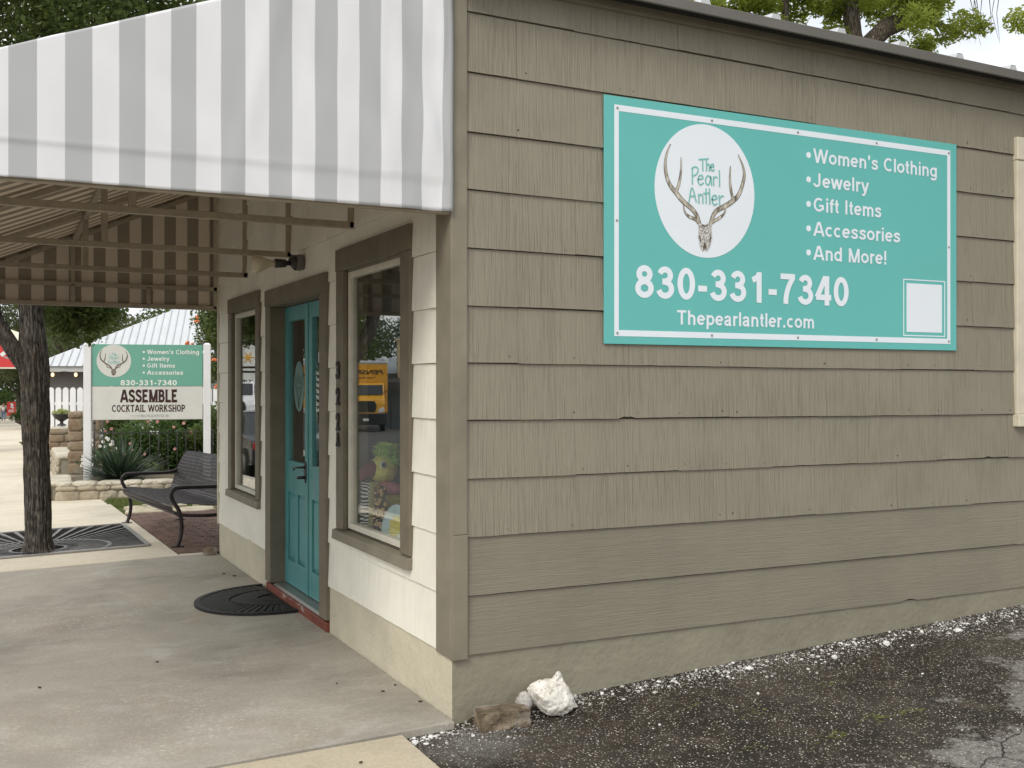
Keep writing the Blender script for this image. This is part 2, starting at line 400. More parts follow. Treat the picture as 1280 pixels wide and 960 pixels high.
# text
def text(body, u0, u1, v0, v1, fmap, mat, name='lettering', parent=None, bold=.012, shear=0, depth=.0012, base=True):
    """v0 = baseline (or bbox bottom when base=False); v1 = top of caps; fmap(u,v,d) -> world"""
    cu = bpy.data.curves.new(name, 'FONT'); cu.body = body; cu.size = 1; cu.offset = bold; cu.shear = shear; cu.resolution_u = 3
    o = bpy.data.objects.new(name, cu); col.objects.link(o)
    dg = bpy.context.evaluated_depsgraph_get(); dg.update()
    me = bpy.data.meshes.new_from_object(o.evaluated_get(dg)); 
    bpy.data.objects.remove(o)
    n = len(me.vertices); V = np.empty(n*3, np.float32); me.vertices.foreach_get('co', V); V = V.reshape(-1, 3)
    x0, x1 = V[:, 0].min(), V[:, 0].max()
    cu2 = bpy.data.curves.new('t', 'FONT'); cu2.body = 'H'; cu2.size = 1; cu2.offset = bold
    o2 = bpy.data.objects.new('t', cu2); col.objects.link(o2); dg.update()
    m2 = bpy.data.meshes.new_from_object(o2.evaluated_get(bpy.context.evaluated_depsgraph_get())); bpy.data.objects.remove(o2)
    H = np.empty(len(m2.vertices)*3, np.float32); m2.vertices.foreach_get('co', H); H = H.reshape(-1, 3)
    y0, y1 = H[:, 1].min(), H[:, 1].max()
    bpy.data.meshes.remove(m2)
    faces = [list(p.vertices) for p in me.polygons]
    bpy.data.meshes.remove(me)
    mb = MB()
    U = u0+(V[:, 0]-x0)/(x1-x0)*(u1-u0); W = v0+(V[:, 1]-y0)/(y1-y0)*(v1-v0)
    mb.v = [tuple(fmap(float(a), float(b), depth)) for a, b in zip(U, W)]
    mb.f = faces; mb.m = [0]*len(faces); mb.sm = [False]*len(faces)
    o = mb.build(name, mat, parent, recalc=False)
    s = o.modifiers.new('solid', 'SOLIDIFY'); s.thickness = .0008; s.offset = 0
    return o

def stroke(mb, pts, r, fmap, d, taper=None, sub=4, mi=0):
    """flat ribbon with round joins along a smoothed polyline"""
    P = [Vector((p[0], p[1], 0)) for p in pts]; Q = []
    if len(P) > 2 and sub > 1:
        for i in range(len(P)-1):
            a, b, c_, e = P[max(i-1, 0)], P[i], P[i+1], P[min(i+2, len(P)-1)]
            for k in range(sub):
                t = k/sub
                Q.append(.5*((2*b)+(c_-a)*t+(2*a-5*b+4*c_-e)*t*t+(3*b-a-3*c_+e)*t**3))
        Q.append(P[-1])
    else: Q = P
    n = len(Q); L_ = []; R_ = []
    for i, q in enumerate(Q):
        t = (Q[min(i+1, n-1)]-Q[max(i-1, 0)]).normalized(); nn = Vector((-t.y, t.x, 0))
        rr = r if taper is None else r*np.interp(i/(n-1), [a for a, b in taper], [b for a, b in taper])
        if i == 0: q = q-t*rr*.6
        if i == n-1: q = q+t*rr*.6
        L_.append(q+nn*rr); R_.append(q-nn*rr)
    mb.grid([[fmap(p.x, p.y, d) for p in L_], [fmap(p.x, p.y, d) for p in R_]], mi, False)

# hand-drawn bold grotesque letters: centre-line strokes on a unit cap height
def _arc(cx, cy, rx, ry, a0, a1, n=16): return [(cx+rx*cos(R(a0+(a1-a0)*k/n)), cy+ry*sin(R(a0+(a1-a0)*k/n))) for k in range(n+1)]
def _cat(P, k=5):
    Q = []
    for i in range(len(P)-1):
        a, b, c, e = P[max(i-1, 0)], P[i], P[i+1], P[min(i+2, len(P)-1)]
        for q in range(k):
            t = q/k; Q.append(tuple(.5*((2*b[j])+(c[j]-a[j])*t+(2*a[j]-5*b[j]+4*c[j]-e[j])*t*t+(3*b[j]-a[j]-3*c[j]+e[j])*t**3) for j in (0, 1)))
    return Q+[P[-1]]
_o = lambda cx, cy, rx, ry: _arc(cx, cy, rx, ry, 90, 450, 30)
GL = {
 ' ': (.40, []), '0': (.78, [_o(.39,.5,.245,.41)]), '1': (.78, [[(.46,0),(.46,1)], _cat([(.46,.93),(.36,.82),(.17,.73)])]),
 '3': (.78, [_arc(.37,.725,.205,.185,165,-90), _arc(.37,.305,.25,.215,90,-168), [(.26,.53),(.40,.53)]]),
 '4': (.78, [[(.54,0),(.54,1)], [(.04,.275),(.74,.275)], ('D',(.10,.30),(.49,1))]), '7': (.78, [[(.08,.91),(.72,.91)], _cat([(.65,.90),(.46,.62),(.34,.3),(.31,0)])]),
 '8': (.78, [_o(.39,.735,.205,.178), _o(.39,.30,.25,.21)]), '-': (.46, [[(.05,.37),(.41,.37)]]),
 'W': (1.32, [('D',(.09,1),(.37,0)), ('D',(.37,0),(.66,1)), ('D',(.66,1),(.95,0)), ('D',(.95,0),(1.23,1))]),
 'C': (.91, [_arc(.50,.5,.37,.41,48,312,26)]), 'J': (.74, [[(.54,.30),(.54,1)], _arc(.31,.30,.23,.21,0,-172)]),
 'G': (1.06, [_arc(.51,.5,.38,.41,48,322,28), [(.54,.43),(.93,.43)], [(.87,.43),(.87,.16)]]), 'I': (.38, [[(.19,0),(.19,1)]]),
 'A': (.98, [('D',(.10,0),(.45,1)), ('D',(.88,0),(.53,1)), [(.24,.30),(.74,.30)]]), 'M': (1.14, [[(.17,0),(.17,1)], [(.97,0),(.97,1)], ('D',(.19,1),(.55,0)), ('D',(.95,1),(.59,0))]),
 'T': (.84, [[(.03,.91),(.81,.91)], [(.42,0),(.42,.91)]]),
 'o': (.75, [_o(.37,.365,.265,.275)]), 'm': (1.13, [[(.16,0),(.16,.73)], _arc(.365,.45,.205,.19,180,0)+[(.57,0)], _arc(.775,.45,.205,.19,180,0)+[(.98,0)]]),
 'e': (.73, [_arc(.37,.365,.26,.275,0,318,26), [(.12,.37),(.62,.37)]]), 'n': (.77, [[(.16,0),(.16,.73)], _arc(.38,.45,.22,.19,180,0)+[(.60,0)]]),
 '\u2019': (.30, [[(.15,1),(.15,.83)], _cat([(.165,.86),(.15,.76),(.08,.68)])]),
 's': (.68, [_cat([(.585,.53),(.50,.625),(.34,.648),(.19,.60),(.165,.49),(.30,.405),(.47,.345),(.555,.24),(.50,.12),(.34,.085),(.18,.11),(.09,.215)])]),
 'l': (.31, [[(.155,0),(.155,1)]]), 't': (.43, [_cat([(.20,.93),(.20,.5),(.20,.22),(.24,.11),(.38,.09)]), [(.03,.64),(.38,.64)]]),
 'h': (.77, [[(.16,0),(.16,1)], _arc(.38,.45,.22,.19,180,0)+[(.60,0)]]), 'i': (.31, [[(.155,0),(.155,.73)], [(.155,.84),(.155,1)]]),
 'g': (.77, [_o(.36,.37,.25,.27), [(.61,.73),(.61,-.02)], _arc(.36,-.03,.25,.155,0,-160)]),
 'w': (1.04, [('D',(.09,.73),(.29,0)), ('D',(.29,0),(.52,.73)), ('D',(.52,.73),(.75,0)), ('D',(.75,0),(.95,.73))]),
 'r': (.49, [[(.16,0),(.16,.73)], _cat([(.16,.42),(.20,.56),(.30,.635),(.47,.63)])]), 'y': (.72, [('D',(.09,.73),(.36,.02)), ('D',(.63,.73),(.345,-.08)), _cat([(.37,.02),(.31,-.13),(.22,-.19),(.09,-.18)])]),
 'f': (.43, [_cat([(.20,0),(.20,.4),(.20,.74),(.25,.88),(.41,.905)]), [(.03,.64),(.39,.64)]]), 'c': (.70, [_arc(.37,.365,.26,.275,48,312,22)]),
 'a': (.72, [_cat([(.11,.51),(.19,.62),(.35,.648),(.50,.60),(.53,.48),(.53,.2),(.55,.09),(.60,0)]), _cat([(.53,.41),(.36,.375),(.18,.32),(.12,.21),(.19,.10),(.34,.085),(.48,.17),(.53,.29)])]),
 'd': (.77, [_o(.36,.365,.25,.275), [(.61,0),(.61,1)]]), 'p': (.77, [[(.16,-.27),(.16,.73)], _o(.41,.365,.25,.275)]),
 'S': (.80, [_cat([(.69,.75),(.59,.87),(.40,.91),(.20,.85),(.15,.72),(.25,.60),(.45,.51),(.64,.41),(.69,.27),(.59,.14),(.40,.09),(.20,.13),(.10,.27)])]), 'E': (.80, [[(.17,0),(.17,1)], [(.17,.91),(.70,.91)], [(.17,.52),(.58,.52)], [(.17,.09),(.72,.09)]]), 'L': (.74, [[(.17,0),(.17,1)], [(.17,.09),(.70,.09)]]),
 'B': (.82, [[(.17,0),(.17,1)], [(.17,.91),(.42,.91)]+_arc(.42,.715,.2,.195,90,-90)+[(.17,.52)], [(.17,.52),(.44,.52)]+_arc(.44,.305,.235,.215,90,-90)+[(.17,.09)]]), 'O': (.86, [_o(.43,.5,.31,.41)]), 'U': (.86, [[(.17,1),(.17,.35)]+_arc(.43,.35,.26,.26,180,360)+[(.69,1)]]), 'N': (.92, [[(.17,0),(.17,1)], [(.75,0),(.75,1)], ('D',(.72,0),(.20,1))]), 'D': (.88, [[(.17,0),(.17,1)], [(.17,.91),(.38,.91)]+_arc(.38,.5,.32,.41,90,-90)+[(.17,.09)]]),
 'K': (.86, [[(.17,0),(.17,1)], ('D',(.17,.36),(.66,1)), ('D',(.72,0),(.36,.60))]), 'R': (.86, [[(.17,0),(.17,1)], [(.17,.91),(.44,.91)]+_arc(.44,.70,.215,.21,90,-90)+[(.17,.49)], ('D',(.74,0),(.44,.48))]), 'P': (.80, [[(.17,0),(.17,1)], [(.17,.91),(.44,.91)]+_arc(.44,.68,.22,.23,90,-90)+[(.17,.45)]]), 'H': (.90, [[(.17,0),(.17,1)], [(.73,0),(.73,1)], [(.17,.5),(.73,.5)]]),
 '.': (.36, [[(.17,0),(.17,.20)]]), '!': (.40, [[(.18,.30),(.18,1)], [(.18,0),(.18,.20)]])}
def sans(body, u0, u1, v0, v1, fmap, mat, name, parent, hw=.098, spur=0):
    x = 0; S = []
    for ch in body:
        adv, st_ = GL[ch]; S += [(x, p) for p in st_]; x += adv+.035
    b0 = GL[body[0]]; xa = .06; xb = x-.035-.05; sx = (u1-u0)/(xb-xa); sy = v1-v0; mb = MB()
    for i, (ox, p) in enumerate(S):
        d = .0013+.00004*i; f = lambda a, b: fmap(u0+(a-xa)*sx, v0+b*sy, d)
        if p[0] == 'D':
            (xa_, ya_), (xb_, yb_) = p[1], p[2]; L_ = math.hypot(xb_-xa_, yb_-ya_); w_ = hw*L_/abs(yb_-ya_)
            mb.poly([f(ox+xa_-w_, ya_), f(ox+xa_+w_, ya_), f(ox+xb_+w_, yb_), f(ox+xb_-w_, yb_)]); continue
        if spur and len(p) == 2 and p[0][0] == p[1][0] and abs(p[0][1]-p[1][1]) > .8:
            for q, (yy, hh, ww) in enumerate(((.035, .035, .20), (.965, .035, .20), (.5, .05, .17))):
                f2_ = lambda a, b: fmap(u0+(a-xa)*sx, v0+b*sy, d+.00001*(q+1)); X = ox+p[0][0]
                mb.poly([f2_(X-ww, yy-hh*(q < 2)), f2_(X, yy-hh), f2_(X+ww, yy-hh*(q < 2)), f2_(X+ww, yy+hh*(q < 2)), f2_(X, yy+hh), f2_(X-ww, yy+hh*(q < 2))] if q < 2 else [f2_(X-ww, yy), f2_(X, yy-hh), f2_(X+ww, yy), f2_(X, yy+hh)])
        n = len(p); l_ = []; r_ = []; closed = math.hypot(p[0][0]-p[-1][0], p[0][1]-p[-1][1]) < 1e-6
        for k in range(n):
            a, b = (p[k-1] if k else (p[-2] if closed else p[0])), (p[k+1] if k < n-1 else (p[1] if closed else p[-1]))
            tx, ty = b[0]-a[0], b[1]-a[1]; L_ = math.hypot(tx, ty) or 1; tx /= L_; ty /= L_; hh = hw*(1-.13*abs(tx))
            l_.append(f(ox+p[k][0]-ty*hh, p[k][1]+tx*hh)); r_.append(f(ox+p[k][0]+ty*hh, p[k][1]-tx*hh))
        mb.grid([l_, r_], 0, False)
    return mb.build(name, mat, parent, recalc=False)

EMB = dict(
 lb=[(-.699,.637),(-.77,.494),(-.798,.313),(-.764,.138),(-.684,.013),(-.586,-.069),(-.457,-.182),(-.285,-.281),(-.184,-.375),(-.126,-.494)],
 lt=[(-.491,.462),(-.491,.296),(-.515,.138),(-.549,.025),(-.601,-.057)],
 lr=[(-.445,-.246),(-.414,-.345),(-.328,-.407),(-.215,-.433),(-.156,-.474)],
 rb=[(.66,.602),(.752,.448),(.785,.313),(.752,.171),(.675,.004),(.567,-.095),(.417,-.185),(.239,-.267),(.15,-.351),(.092,-.483)],
 rt=[(.497,.415),(.488,.267),(.494,.13),(.525,-.007),(.552,-.086)],
 rr=[(.405,-.22),(.374,-.305),(.285,-.378),(.181,-.43),(.107,-.468)],
 skull=[(-.156,-.509),(-.113,-.483),(-.025,-.506),(.064,-.471),(.117,-.491),(.107,-.582),(.123,-.695),(.077,-.832),(.018,-.905),(-.025,-.879),(-.067,-.908),(-.113,-.844),(-.156,-.71),(-.141,-.599)],
 dark=[[(-.141,-.655),(-.107,-.707),(-.104,-.786),(-.129,-.754)],[(.104,-.64),(.067,-.698),(.064,-.777),(.092,-.742)],[(-.061,-.829),(-.025,-.759),(.009,-.827),(-.006,-.888),(-.025,-.85),(-.046,-.891)],[(-.098,-.517),(-.025,-.541),(.049,-.506),(.018,-.497),(-.025,-.526),(-.067,-.503)]],
 word=[[(-.141,.462),(.049,.488)],[(-.067,.474),(-.061,.299)],[(.012,.474),(.012,.305)],[(.012,.375),(.049,.41),(.067,.378),(.067,.31)],[(.092,.363),(.156,.38),(.135,.418),(.098,.392),(.098,.337),(.135,.316),(.166,.334)],
 [(-.27,.325),(-.27,.086)],[(-.285,.313),(-.221,.345),(-.172,.334),(-.156,.29),(-.199,.232),(-.27,.203)],[(-.156,.162),(-.061,.185),(-.083,.229),(-.135,.214),(-.16,.144),(-.113,.086),(-.049,.121)],[(.092,.22),(.034,.232),(-.009,.168),(.018,.103),(.067,.118),(.098,.223),(.113,.098)],[(.15,.226),(.156,.098)],[(.156,.194),(.19,.229),(.224,.22)],[(.27,.328),(.276,.089)],
 [(-.337,-.185),(-.279,.034),(-.193,-.176)],[(-.319,-.103),(-.215,-.089)],[(-.147,-.057),(-.141,-.191)],[(-.141,-.092),(-.098,-.054),(-.067,-.086),(-.061,-.185)],[(0,.034),(.003,-.185)],[(-.049,-.039),(.049,-.025)],[(.067,.039),(.077,-.191)],[(.117,-.121),(.215,-.098),(.196,-.051),(.135,-.069),(.123,-.138),(.166,-.194),(.224,-.171)],[(.264,-.048),(.276,-.188)],[(.276,-.095),(.313,-.051),(.353,-.054)]])

def emblem(cu, cv, ru, rv, fmap, parent, disc=None, ink=None, antl=None, edge=None, skull=None, d=.0014, fat=1):
    if disc:
        mb = MB(); n = 72
        mb.prism([(cu+ru*cos(2*pi*k/n), cv+rv*sin(2*pi*k/n)) for k in range(n)], lambda u, v: fmap(u, v, d), lambda u, v: fmap(u, v, d-.0008))
        mb.build('round_logo_disc', disc, parent)
    f2 = lambda u, v, dd: fmap(cu+u*ru, cv+v*rv, dd)
    mb = MB(); tp = [(0, .25), (.25, .75), (.6, 1), (1, .85)]; tp2 = [(0, .3), (.5, .8), (1, .9)]
    for off, rr, mi in ((.0, .042*fat, 1), (.0006, .030*fat, 0)):
        for k in ('lb', 'rb'): stroke(mb, EMB[k], rr, f2, d+.0008+off, tp, mi=mi)
        for k in ('lt', 'rt', 'lr', 'rr'): stroke(mb, EMB[k], rr*.8, f2, d+.0009+off, tp2, mi=mi)
    mb.build('antler_emblem', [antl, edge], parent, recalc=False)
    mb = MB()
    mb.poly([f2(u, v, d+.0022) for u, v in EMB['skull']])
    for q in EMB['dark']: mb.poly([f2(u, v, d+.0030) for u, v in q], 1)
    mb.build('skull_emblem', [skull, edge], parent, recalc=False)
    mb = MB()
    for i, q in enumerate(EMB['word']): stroke(mb, q, .0125*fat, f2, d+.0012+.00005*i)
    mb.build('script_lettering', ink, parent, recalc=False)

wallmap = lambda off: (lambda u, v, d: (u, -off-d, v))

# ------------------------------------------------------------------ foliage engine
def leaves(name, centers, radii, counts, size, mat, parent=None, seed=1, aspect=.5, flat=.8, droop=0):
    rg = np.random.default_rng(seed); P = []
    C = []
    for c, r, n in zip(centers, radii, counts):
        r = np.array(r if hasattr(r, '__len__') else (r, r, r*.8))
        d = rg.normal(size=(n, 3)); d /= np.linalg.norm(d, axis=1)[:, None]
        q = rg.random(n)**.45
        P.append(np.array(c)+d*r*q[:, None]); C.append(np.full(n, rg.random()*.45))
    P = np.concatenate(P); n = len(P); C = np.concatenate(C)
    a = rg.normal(size=(n, 3)); a[:, 2] *= flat; a[:, 2] -= droop; a /= np.linalg.norm(a, axis=1)[:, None]
    b = rg.normal(size=(n, 3)); b -= a*(a*b).sum(1)[:, None]; b /= np.linalg.norm(b, axis=1)[:, None]
    s = size*(.6+.8*rg.random(n))[:, None]
    nn = np.cross(a, b)*s*.10
    V = np.stack([P-a*s*.5, P+b*s*aspect*.5-a*s*.05+nn, P+a*s*.5, P-b*s*aspect*.5-a*s*.05+nn], 1).reshape(-1, 3)
    F = np.arange(n*4).reshape(-1, 4)
    return np_mesh(name, V, F, mat, parent, attr=np.clip(C+rg.random(n)*.6, 0, 1))

def spread(c, R3, n, seed, rmin, rmax, shell=.55):
    rg = np.random.default_rng(seed); out_ = []; rad = []
    while len(out_) < n:
        d = rg.normal(size=3); d /= np.linalg.norm(d); q = shell+(1-shell)*rg.random()
        out_.append(np.array(c)+d*np.array(R3)*q*(.75+.25*rg.random())); rad.append(rmin+(rmax-rmin)*rg.random())
    return out_, rad

def limb(mb, a, b, r0, r1, n=10, wob=.06, seed=0, seg=8):
    rg = random.Random(seed); a = Vector(a); b = Vector(b); L = (b-a).length; pts = []
    for i in range(seg+1):
        t = i/seg; p = a.lerp(b, t)
        if 0 < i < seg: p += Vector((rg.uniform(-1, 1), rg.uniform(-1, 1), rg.uniform(-.6, .6)))*wob*L*.5
        pts.append(p)
    mb.tube(pts, [r0+(r1-r0)*(i/seg) for i in range(seg+1)], n)
    return pts

def tree(name, label, base, h, r, crown_c, crown_R, nclump, per, size, leaf, bk, seed, cat='tree', group=None, rclump=(.5, .9), limbs=7, extra=None, droop=.1):
    root = empty(name, base, label, cat, group)
    mb = MB(); cc = Vector(crown_c)-Vector(base)
    rg = random.Random(seed)
    fork = Vector((cc.x*.3, cc.y*.3, h))
    limb(mb, (0, 0, -.2), fork, r, r*.7, 14, .04, seed)
    cen, rad = spread(cc, crown_R, nclump, seed, *rclump)
    for i in range(limbs):
        t = Vector(cen[i]); limb(mb, fork-Vector((0, 0, rg.uniform(0, .25)*h)), t, r*.5, r*.08, 8, .12, seed+i)
        for q in range(2):
            t2 = t+Vector((rg.uniform(-1, 1), rg.uniform(-1, 1), rg.uniform(-.3, .8)))*rad[i]*1.4
            limb(mb, Vector(fork).lerp(t, .6), t2, r*.2, r*.04, 6, .15, seed+30+i*2+q, 5)
    mb.build('trunk', bk, root)
    if extra:
        for c_, r_ in extra: cen.append(np.array(c_)-np.array(base)); rad.append(r_)
    cnt = [int(per*(q/np.mean(rad))**2) for q in rad]
    leaves('crown', cen, rad, cnt, size, leaf, root, seed, droop=droop)
    return root

# ================================================================== GROUND, PAVEMENTS, ROAD
def struct(o, label, cat='ground'): return tag(o, label, cat, kind='structure')

def sheet(name, xs, ys, zf, mat):
    mb = MB(); mb.grid([[(x, y, zf(x, y)) for x in xs] for y in ys], 0, True); return mb.build(name, mat)

xs = list(np.linspace(-320, -30, 12))+list(np.linspace(-28, 20, 25))+list(np.linspace(30, 320, 12))
ys = list(np.linspace(-120, -10, 8))+list(np.linspace(-8, 30, 20))+list(np.linspace(35, 420, 40))
struct(sheet('ground', xs, ys, lambda x, y: g(min(x, 0), min(y, 230))-.32, M['soil']), 'bare earth reaching out to the horizon under everything')

# walkway slab under the awning, with a bevelled edge
def slab(name, poly, zf, th, mat, bevel=.006):
    mb = MB(); mb.prism(poly, lambda u, v: (u, v, zf(u, v)), lambda u, v: (u, v, zf(u, v)-th)); return mb.build(name, mat, bevel=bevel)
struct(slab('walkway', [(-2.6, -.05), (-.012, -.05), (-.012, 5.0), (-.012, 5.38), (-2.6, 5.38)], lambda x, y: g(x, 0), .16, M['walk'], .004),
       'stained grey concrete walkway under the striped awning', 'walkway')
mb = MB()
y = 5.395; k = 0
while y < 120:
    y2 = y+(1.05 if k == 0 else 1.52); xr = -.325 if y < 10.6 else -.36
    if y > 12: xr = -.42
    if y > 14: xr = -.55
    if y > 24: xr = min(.75, -.55+.045*(y-24))
    for xa, xb in ((-2.6, xr),):
        pts = [(xa+.004, y+.004), (xb-.004, y+.004), (xb-.004, y2-.004), (xa+.004, y2-.004)]
        mb.prism(pts, lambda u, v: (u, v, g(u, v)), lambda u, v: (u, v, g(u, v)-.12))
    y = y2; k += 1
struct(mb.build('sidewalk', M['sidewalk'], bevel=.006), 'pale concrete sidewalk in square slabs running along the street', 'sidewalk')
mb = MB(); mb.box(-.325+.0, .0, 5.385, 5.46, -.15, g(-.1, 5.4)-.003); struct(mb.build('paving_edge', M['sidewalk'], bevel=.004), 'narrow concrete edging strip beside the brick paving', 'edging')
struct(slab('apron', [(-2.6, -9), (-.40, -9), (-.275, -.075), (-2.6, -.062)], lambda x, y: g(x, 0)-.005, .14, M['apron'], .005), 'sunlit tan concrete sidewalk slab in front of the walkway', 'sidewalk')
za = lambda x, y: -.028+.043*x
xs2 = list(np.linspace(-.42, 2.2, 60))+list(np.linspace(2.4, 14, 20)); ys2 = list(np.linspace(-9, -2.4, 10))+list(np.linspace(-2.3, .04, 48))
rgA = np.random.default_rng(5)
import mathutils
nse = lambda x, y, z=0: mathutils.noise.noise(Vector((x, y, z)))
struct(sheet('parking_lot', xs2, ys2, lambda x, y: za(x, y)+.006*nse(x*2.2, y*2.2)+.004*nse(x*7, y*7)+(.03*max(0, 1+y/.16) if x > .1 else 0), M['asphalt']),
       'dark speckled old asphalt beside the taupe wall', 'asphalt lot')
mb = MB()
for c in ([(1.50, -1.62), (1.62, -1.55), (1.70, -1.57), (1.83, -1.46), (1.98, -1.43), (2.2, -1.30)], [(1.70, -1.57), (1.74, -1.68), (1.86, -1.76)], [(1.83, -1.46), (1.82, -1.38), (1.88, -1.28)]):
    pts = []
    for i in range(len(c)-1):
        for t in np.linspace(0, 1, 7)[:-1]:
            p = Vector(c[i]).lerp(Vector(c[i+1]), t); pts.append((p.x+.012*nse(p.x*30, p.y*30), p.y+.012*nse(p.x*30, p.y*30, 4)))
    stroke(mb, pts, .0030, lambda u, v, d: (u, v, za(u, v)+.006*nse(u*2.2, v*2.2)+.004*nse(u*7, v*7)+.005+d), 0, [(0, .4), (.4, 1), (.7, .7), (1, .3)], 1)
struct(mb.build('crack', M['black'], recalc=False), 'dark crack lines in the pale worn asphalt', 'crack')

# kerb and street (left of the frame, mirrored in the shop windows)
zr = lambda x, y: g(-2.7, y)-.16-.004*abs(x+12)
struct(sheet('road', list(np.linspace(-24, -2.74, 12)), list(np.linspace(-90, 230, 60)), zr, M['road']), 'grey street asphalt along the shops', 'road')
mb = MB(); ky = np.linspace(-60, 120, 61)
mb.grid([[(-2.76, q, g(-2.7, q)-.4), (-2.76, q, g(-2.7, q)-.01), (-2.74, q, g(-2.7, q)), (-2.605, q, g(-2.7, q)), (-2.605, q, g(-2.7, q)-.4)] for q in ky], 0, False)
struct(mb.build('kerb', M['kerb']), 'concrete kerb along the street', 'kerb')
mb = MB()
for q in range(-40, 120, 6):
    mb.grid([[(-12.06, q, zr(-12, q)+.004), (-11.94, q, zr(-12, q)+.004)], [(-12.06, q+3, zr(-12, q+3)+.004), (-11.94, q+3, zr(-12, q+3)+.004)]], 0, False)
struct(mb.build('lane_marking', simple('road_paint', (.6, .5, .12), .7), recalc=False), 'broken yellow line down the street', 'road marking')

# brick paving behind the shop corner, flagstones, lawn
mb = MB(); rg = random.Random(3)
r_ = 0; y = 5.47
while y < 9.35:
    x = -.318+(.0 if r_ % 2 else -.105); 
    while x < 2.4:
        xa, xb = max(x, -.318), x+.205
        if xb-xa > .03:
            dz = rg.uniform(-.003, .003); mb.box(xa+.003, xb-.003, y+.003, y+.099, -.12+g(0, y), g(0, y)-.004+dz)
        x += .208
    y += .102; r_ += 1
bm_ = NM('brick_paver', (.14, .085, .068), .85, .2)
bn = bm_.noise(7, 4); bm_.color(bm_.ramp(bn, [(.3, (.085, .055, .045)), (.5, (.15, .095, .075)), (.7, (.21, .135, .105))])); bm_.bump(bm_.noise(90, 3), .3, .004)
struct(mb.build('brick_paving', bm_.m, bevel=.004, seg=1), 'reddish brown brick paving under the metal bench', 'paving')
mb = MB(); mb.grid([[(x, y, g(0, y)-.012) for x in (-.32, 2.5)] for y in (5.46, 7, 9.36)], 0, False)
struct(mb.build('paving_bed', M['soil']), 'sandy joints between the paving bricks', 'paving bed')
st = NM('limestone', (.52, .46, .34), .85, .2)
st.color(st.ramp(st.noise(6, 7, .65), [(.28, (.26, .21, .14)), (.48, (.50, .44, .32)), (.72, (.68, .62, .49))])); st.bump(st.noise(18, 6, .65), .6, .012)
st = st.m
mb = MB()
for px, py, sx, sy in ((-.02, 9.75, .55, .55), (.55, 9.62, .5, .5), (1.1, 9.7, .5, .6), (.25, 10.32, .6, .42), (.9, 10.28, .55, .45), (1.5, 10.2, .5, .5), (1.7, 9.6, .5, .5), (-.08, 10.25, .3, .3)):
    n = 11; pts = []
    for k in range(n):
        a = 2*pi*k/n; rr = rg.uniform(.86, 1.1); ca, sa = cos(a), sin(a); q = max(abs(ca), abs(sa))**.6
        pts.append((px+sx*.52*ca/q*rr, py+sy*.52*sa/q*rr))
    mb.prism(pts, lambda u, v: (u, v, g(0, v)+.012), lambda u, v: (u, v, g(0, v)-.1))
struct(mb.build('flagstone_path', st, bevel=.012), 'pale limestone flagstones behind the bench', 'path')
struct(sheet('lawn', list(np.linspace(-.6, 14, 20)), list(np.linspace(9.3, 40, 30)), lambda x, y: g(0, y)-.03+(.02 if y > 12.6 else 0)+.015*nse(x, y), M['lawn']), 'green lawn behind the flagstones and the stone bed', 'lawn')
def blades(name, n, x0, x1, y0, y1, hgt, zf, seed, label, width=.006):
    rg_ = np.random.default_rng(seed); X = x0+(x1-x0)*rg_.random(n); Y = y0+(y1-y0)*rg_.random(n)
    Z = np.array([zf(a, b) for a, b in zip(X, Y)]); an = rg_.random(n)*2*pi; h = hgt*(.5+.8*rg_.random(n)); ln = hgt*.7*rg_.random(n); bd = rg_.random(n)*2*pi
    dx = np.cos(an)*width; dy = np.sin(an)*width
    V = np.stack([np.stack([X-dx, Y-dy, Z], 1), np.stack([X+dx, Y+dy, Z], 1), np.stack([X+np.cos(bd)*ln, Y+np.sin(bd)*ln, Z+h], 1)], 1).reshape(-1, 3)
    return tag(np_mesh(name, V, np.arange(n*3).reshape(-1, 3), M['grass'], attr=rg_.random(n)), label, 'grass', kind='stuff')
blades('grass', 6000, -.30, 1.8, 10.55, 11.85, .06, lambda x, y: g(0, y)-.03, 2, 'short green grass between flagstones and low stone bed wall')
blades('grass', 14000, -.5, 5, 13.2, 20, .09, lambda x, y: g(0, y)-.01, 4, 'green lawn grass among the garden bushes behind the street sign', .009)
blades('grass', 900, -.62, -.38, 14.4, 15.6, .14, lambda x, y: g(0, y)-.06, 6, 'tuft of green grass at the foot of the stone pier', .008)

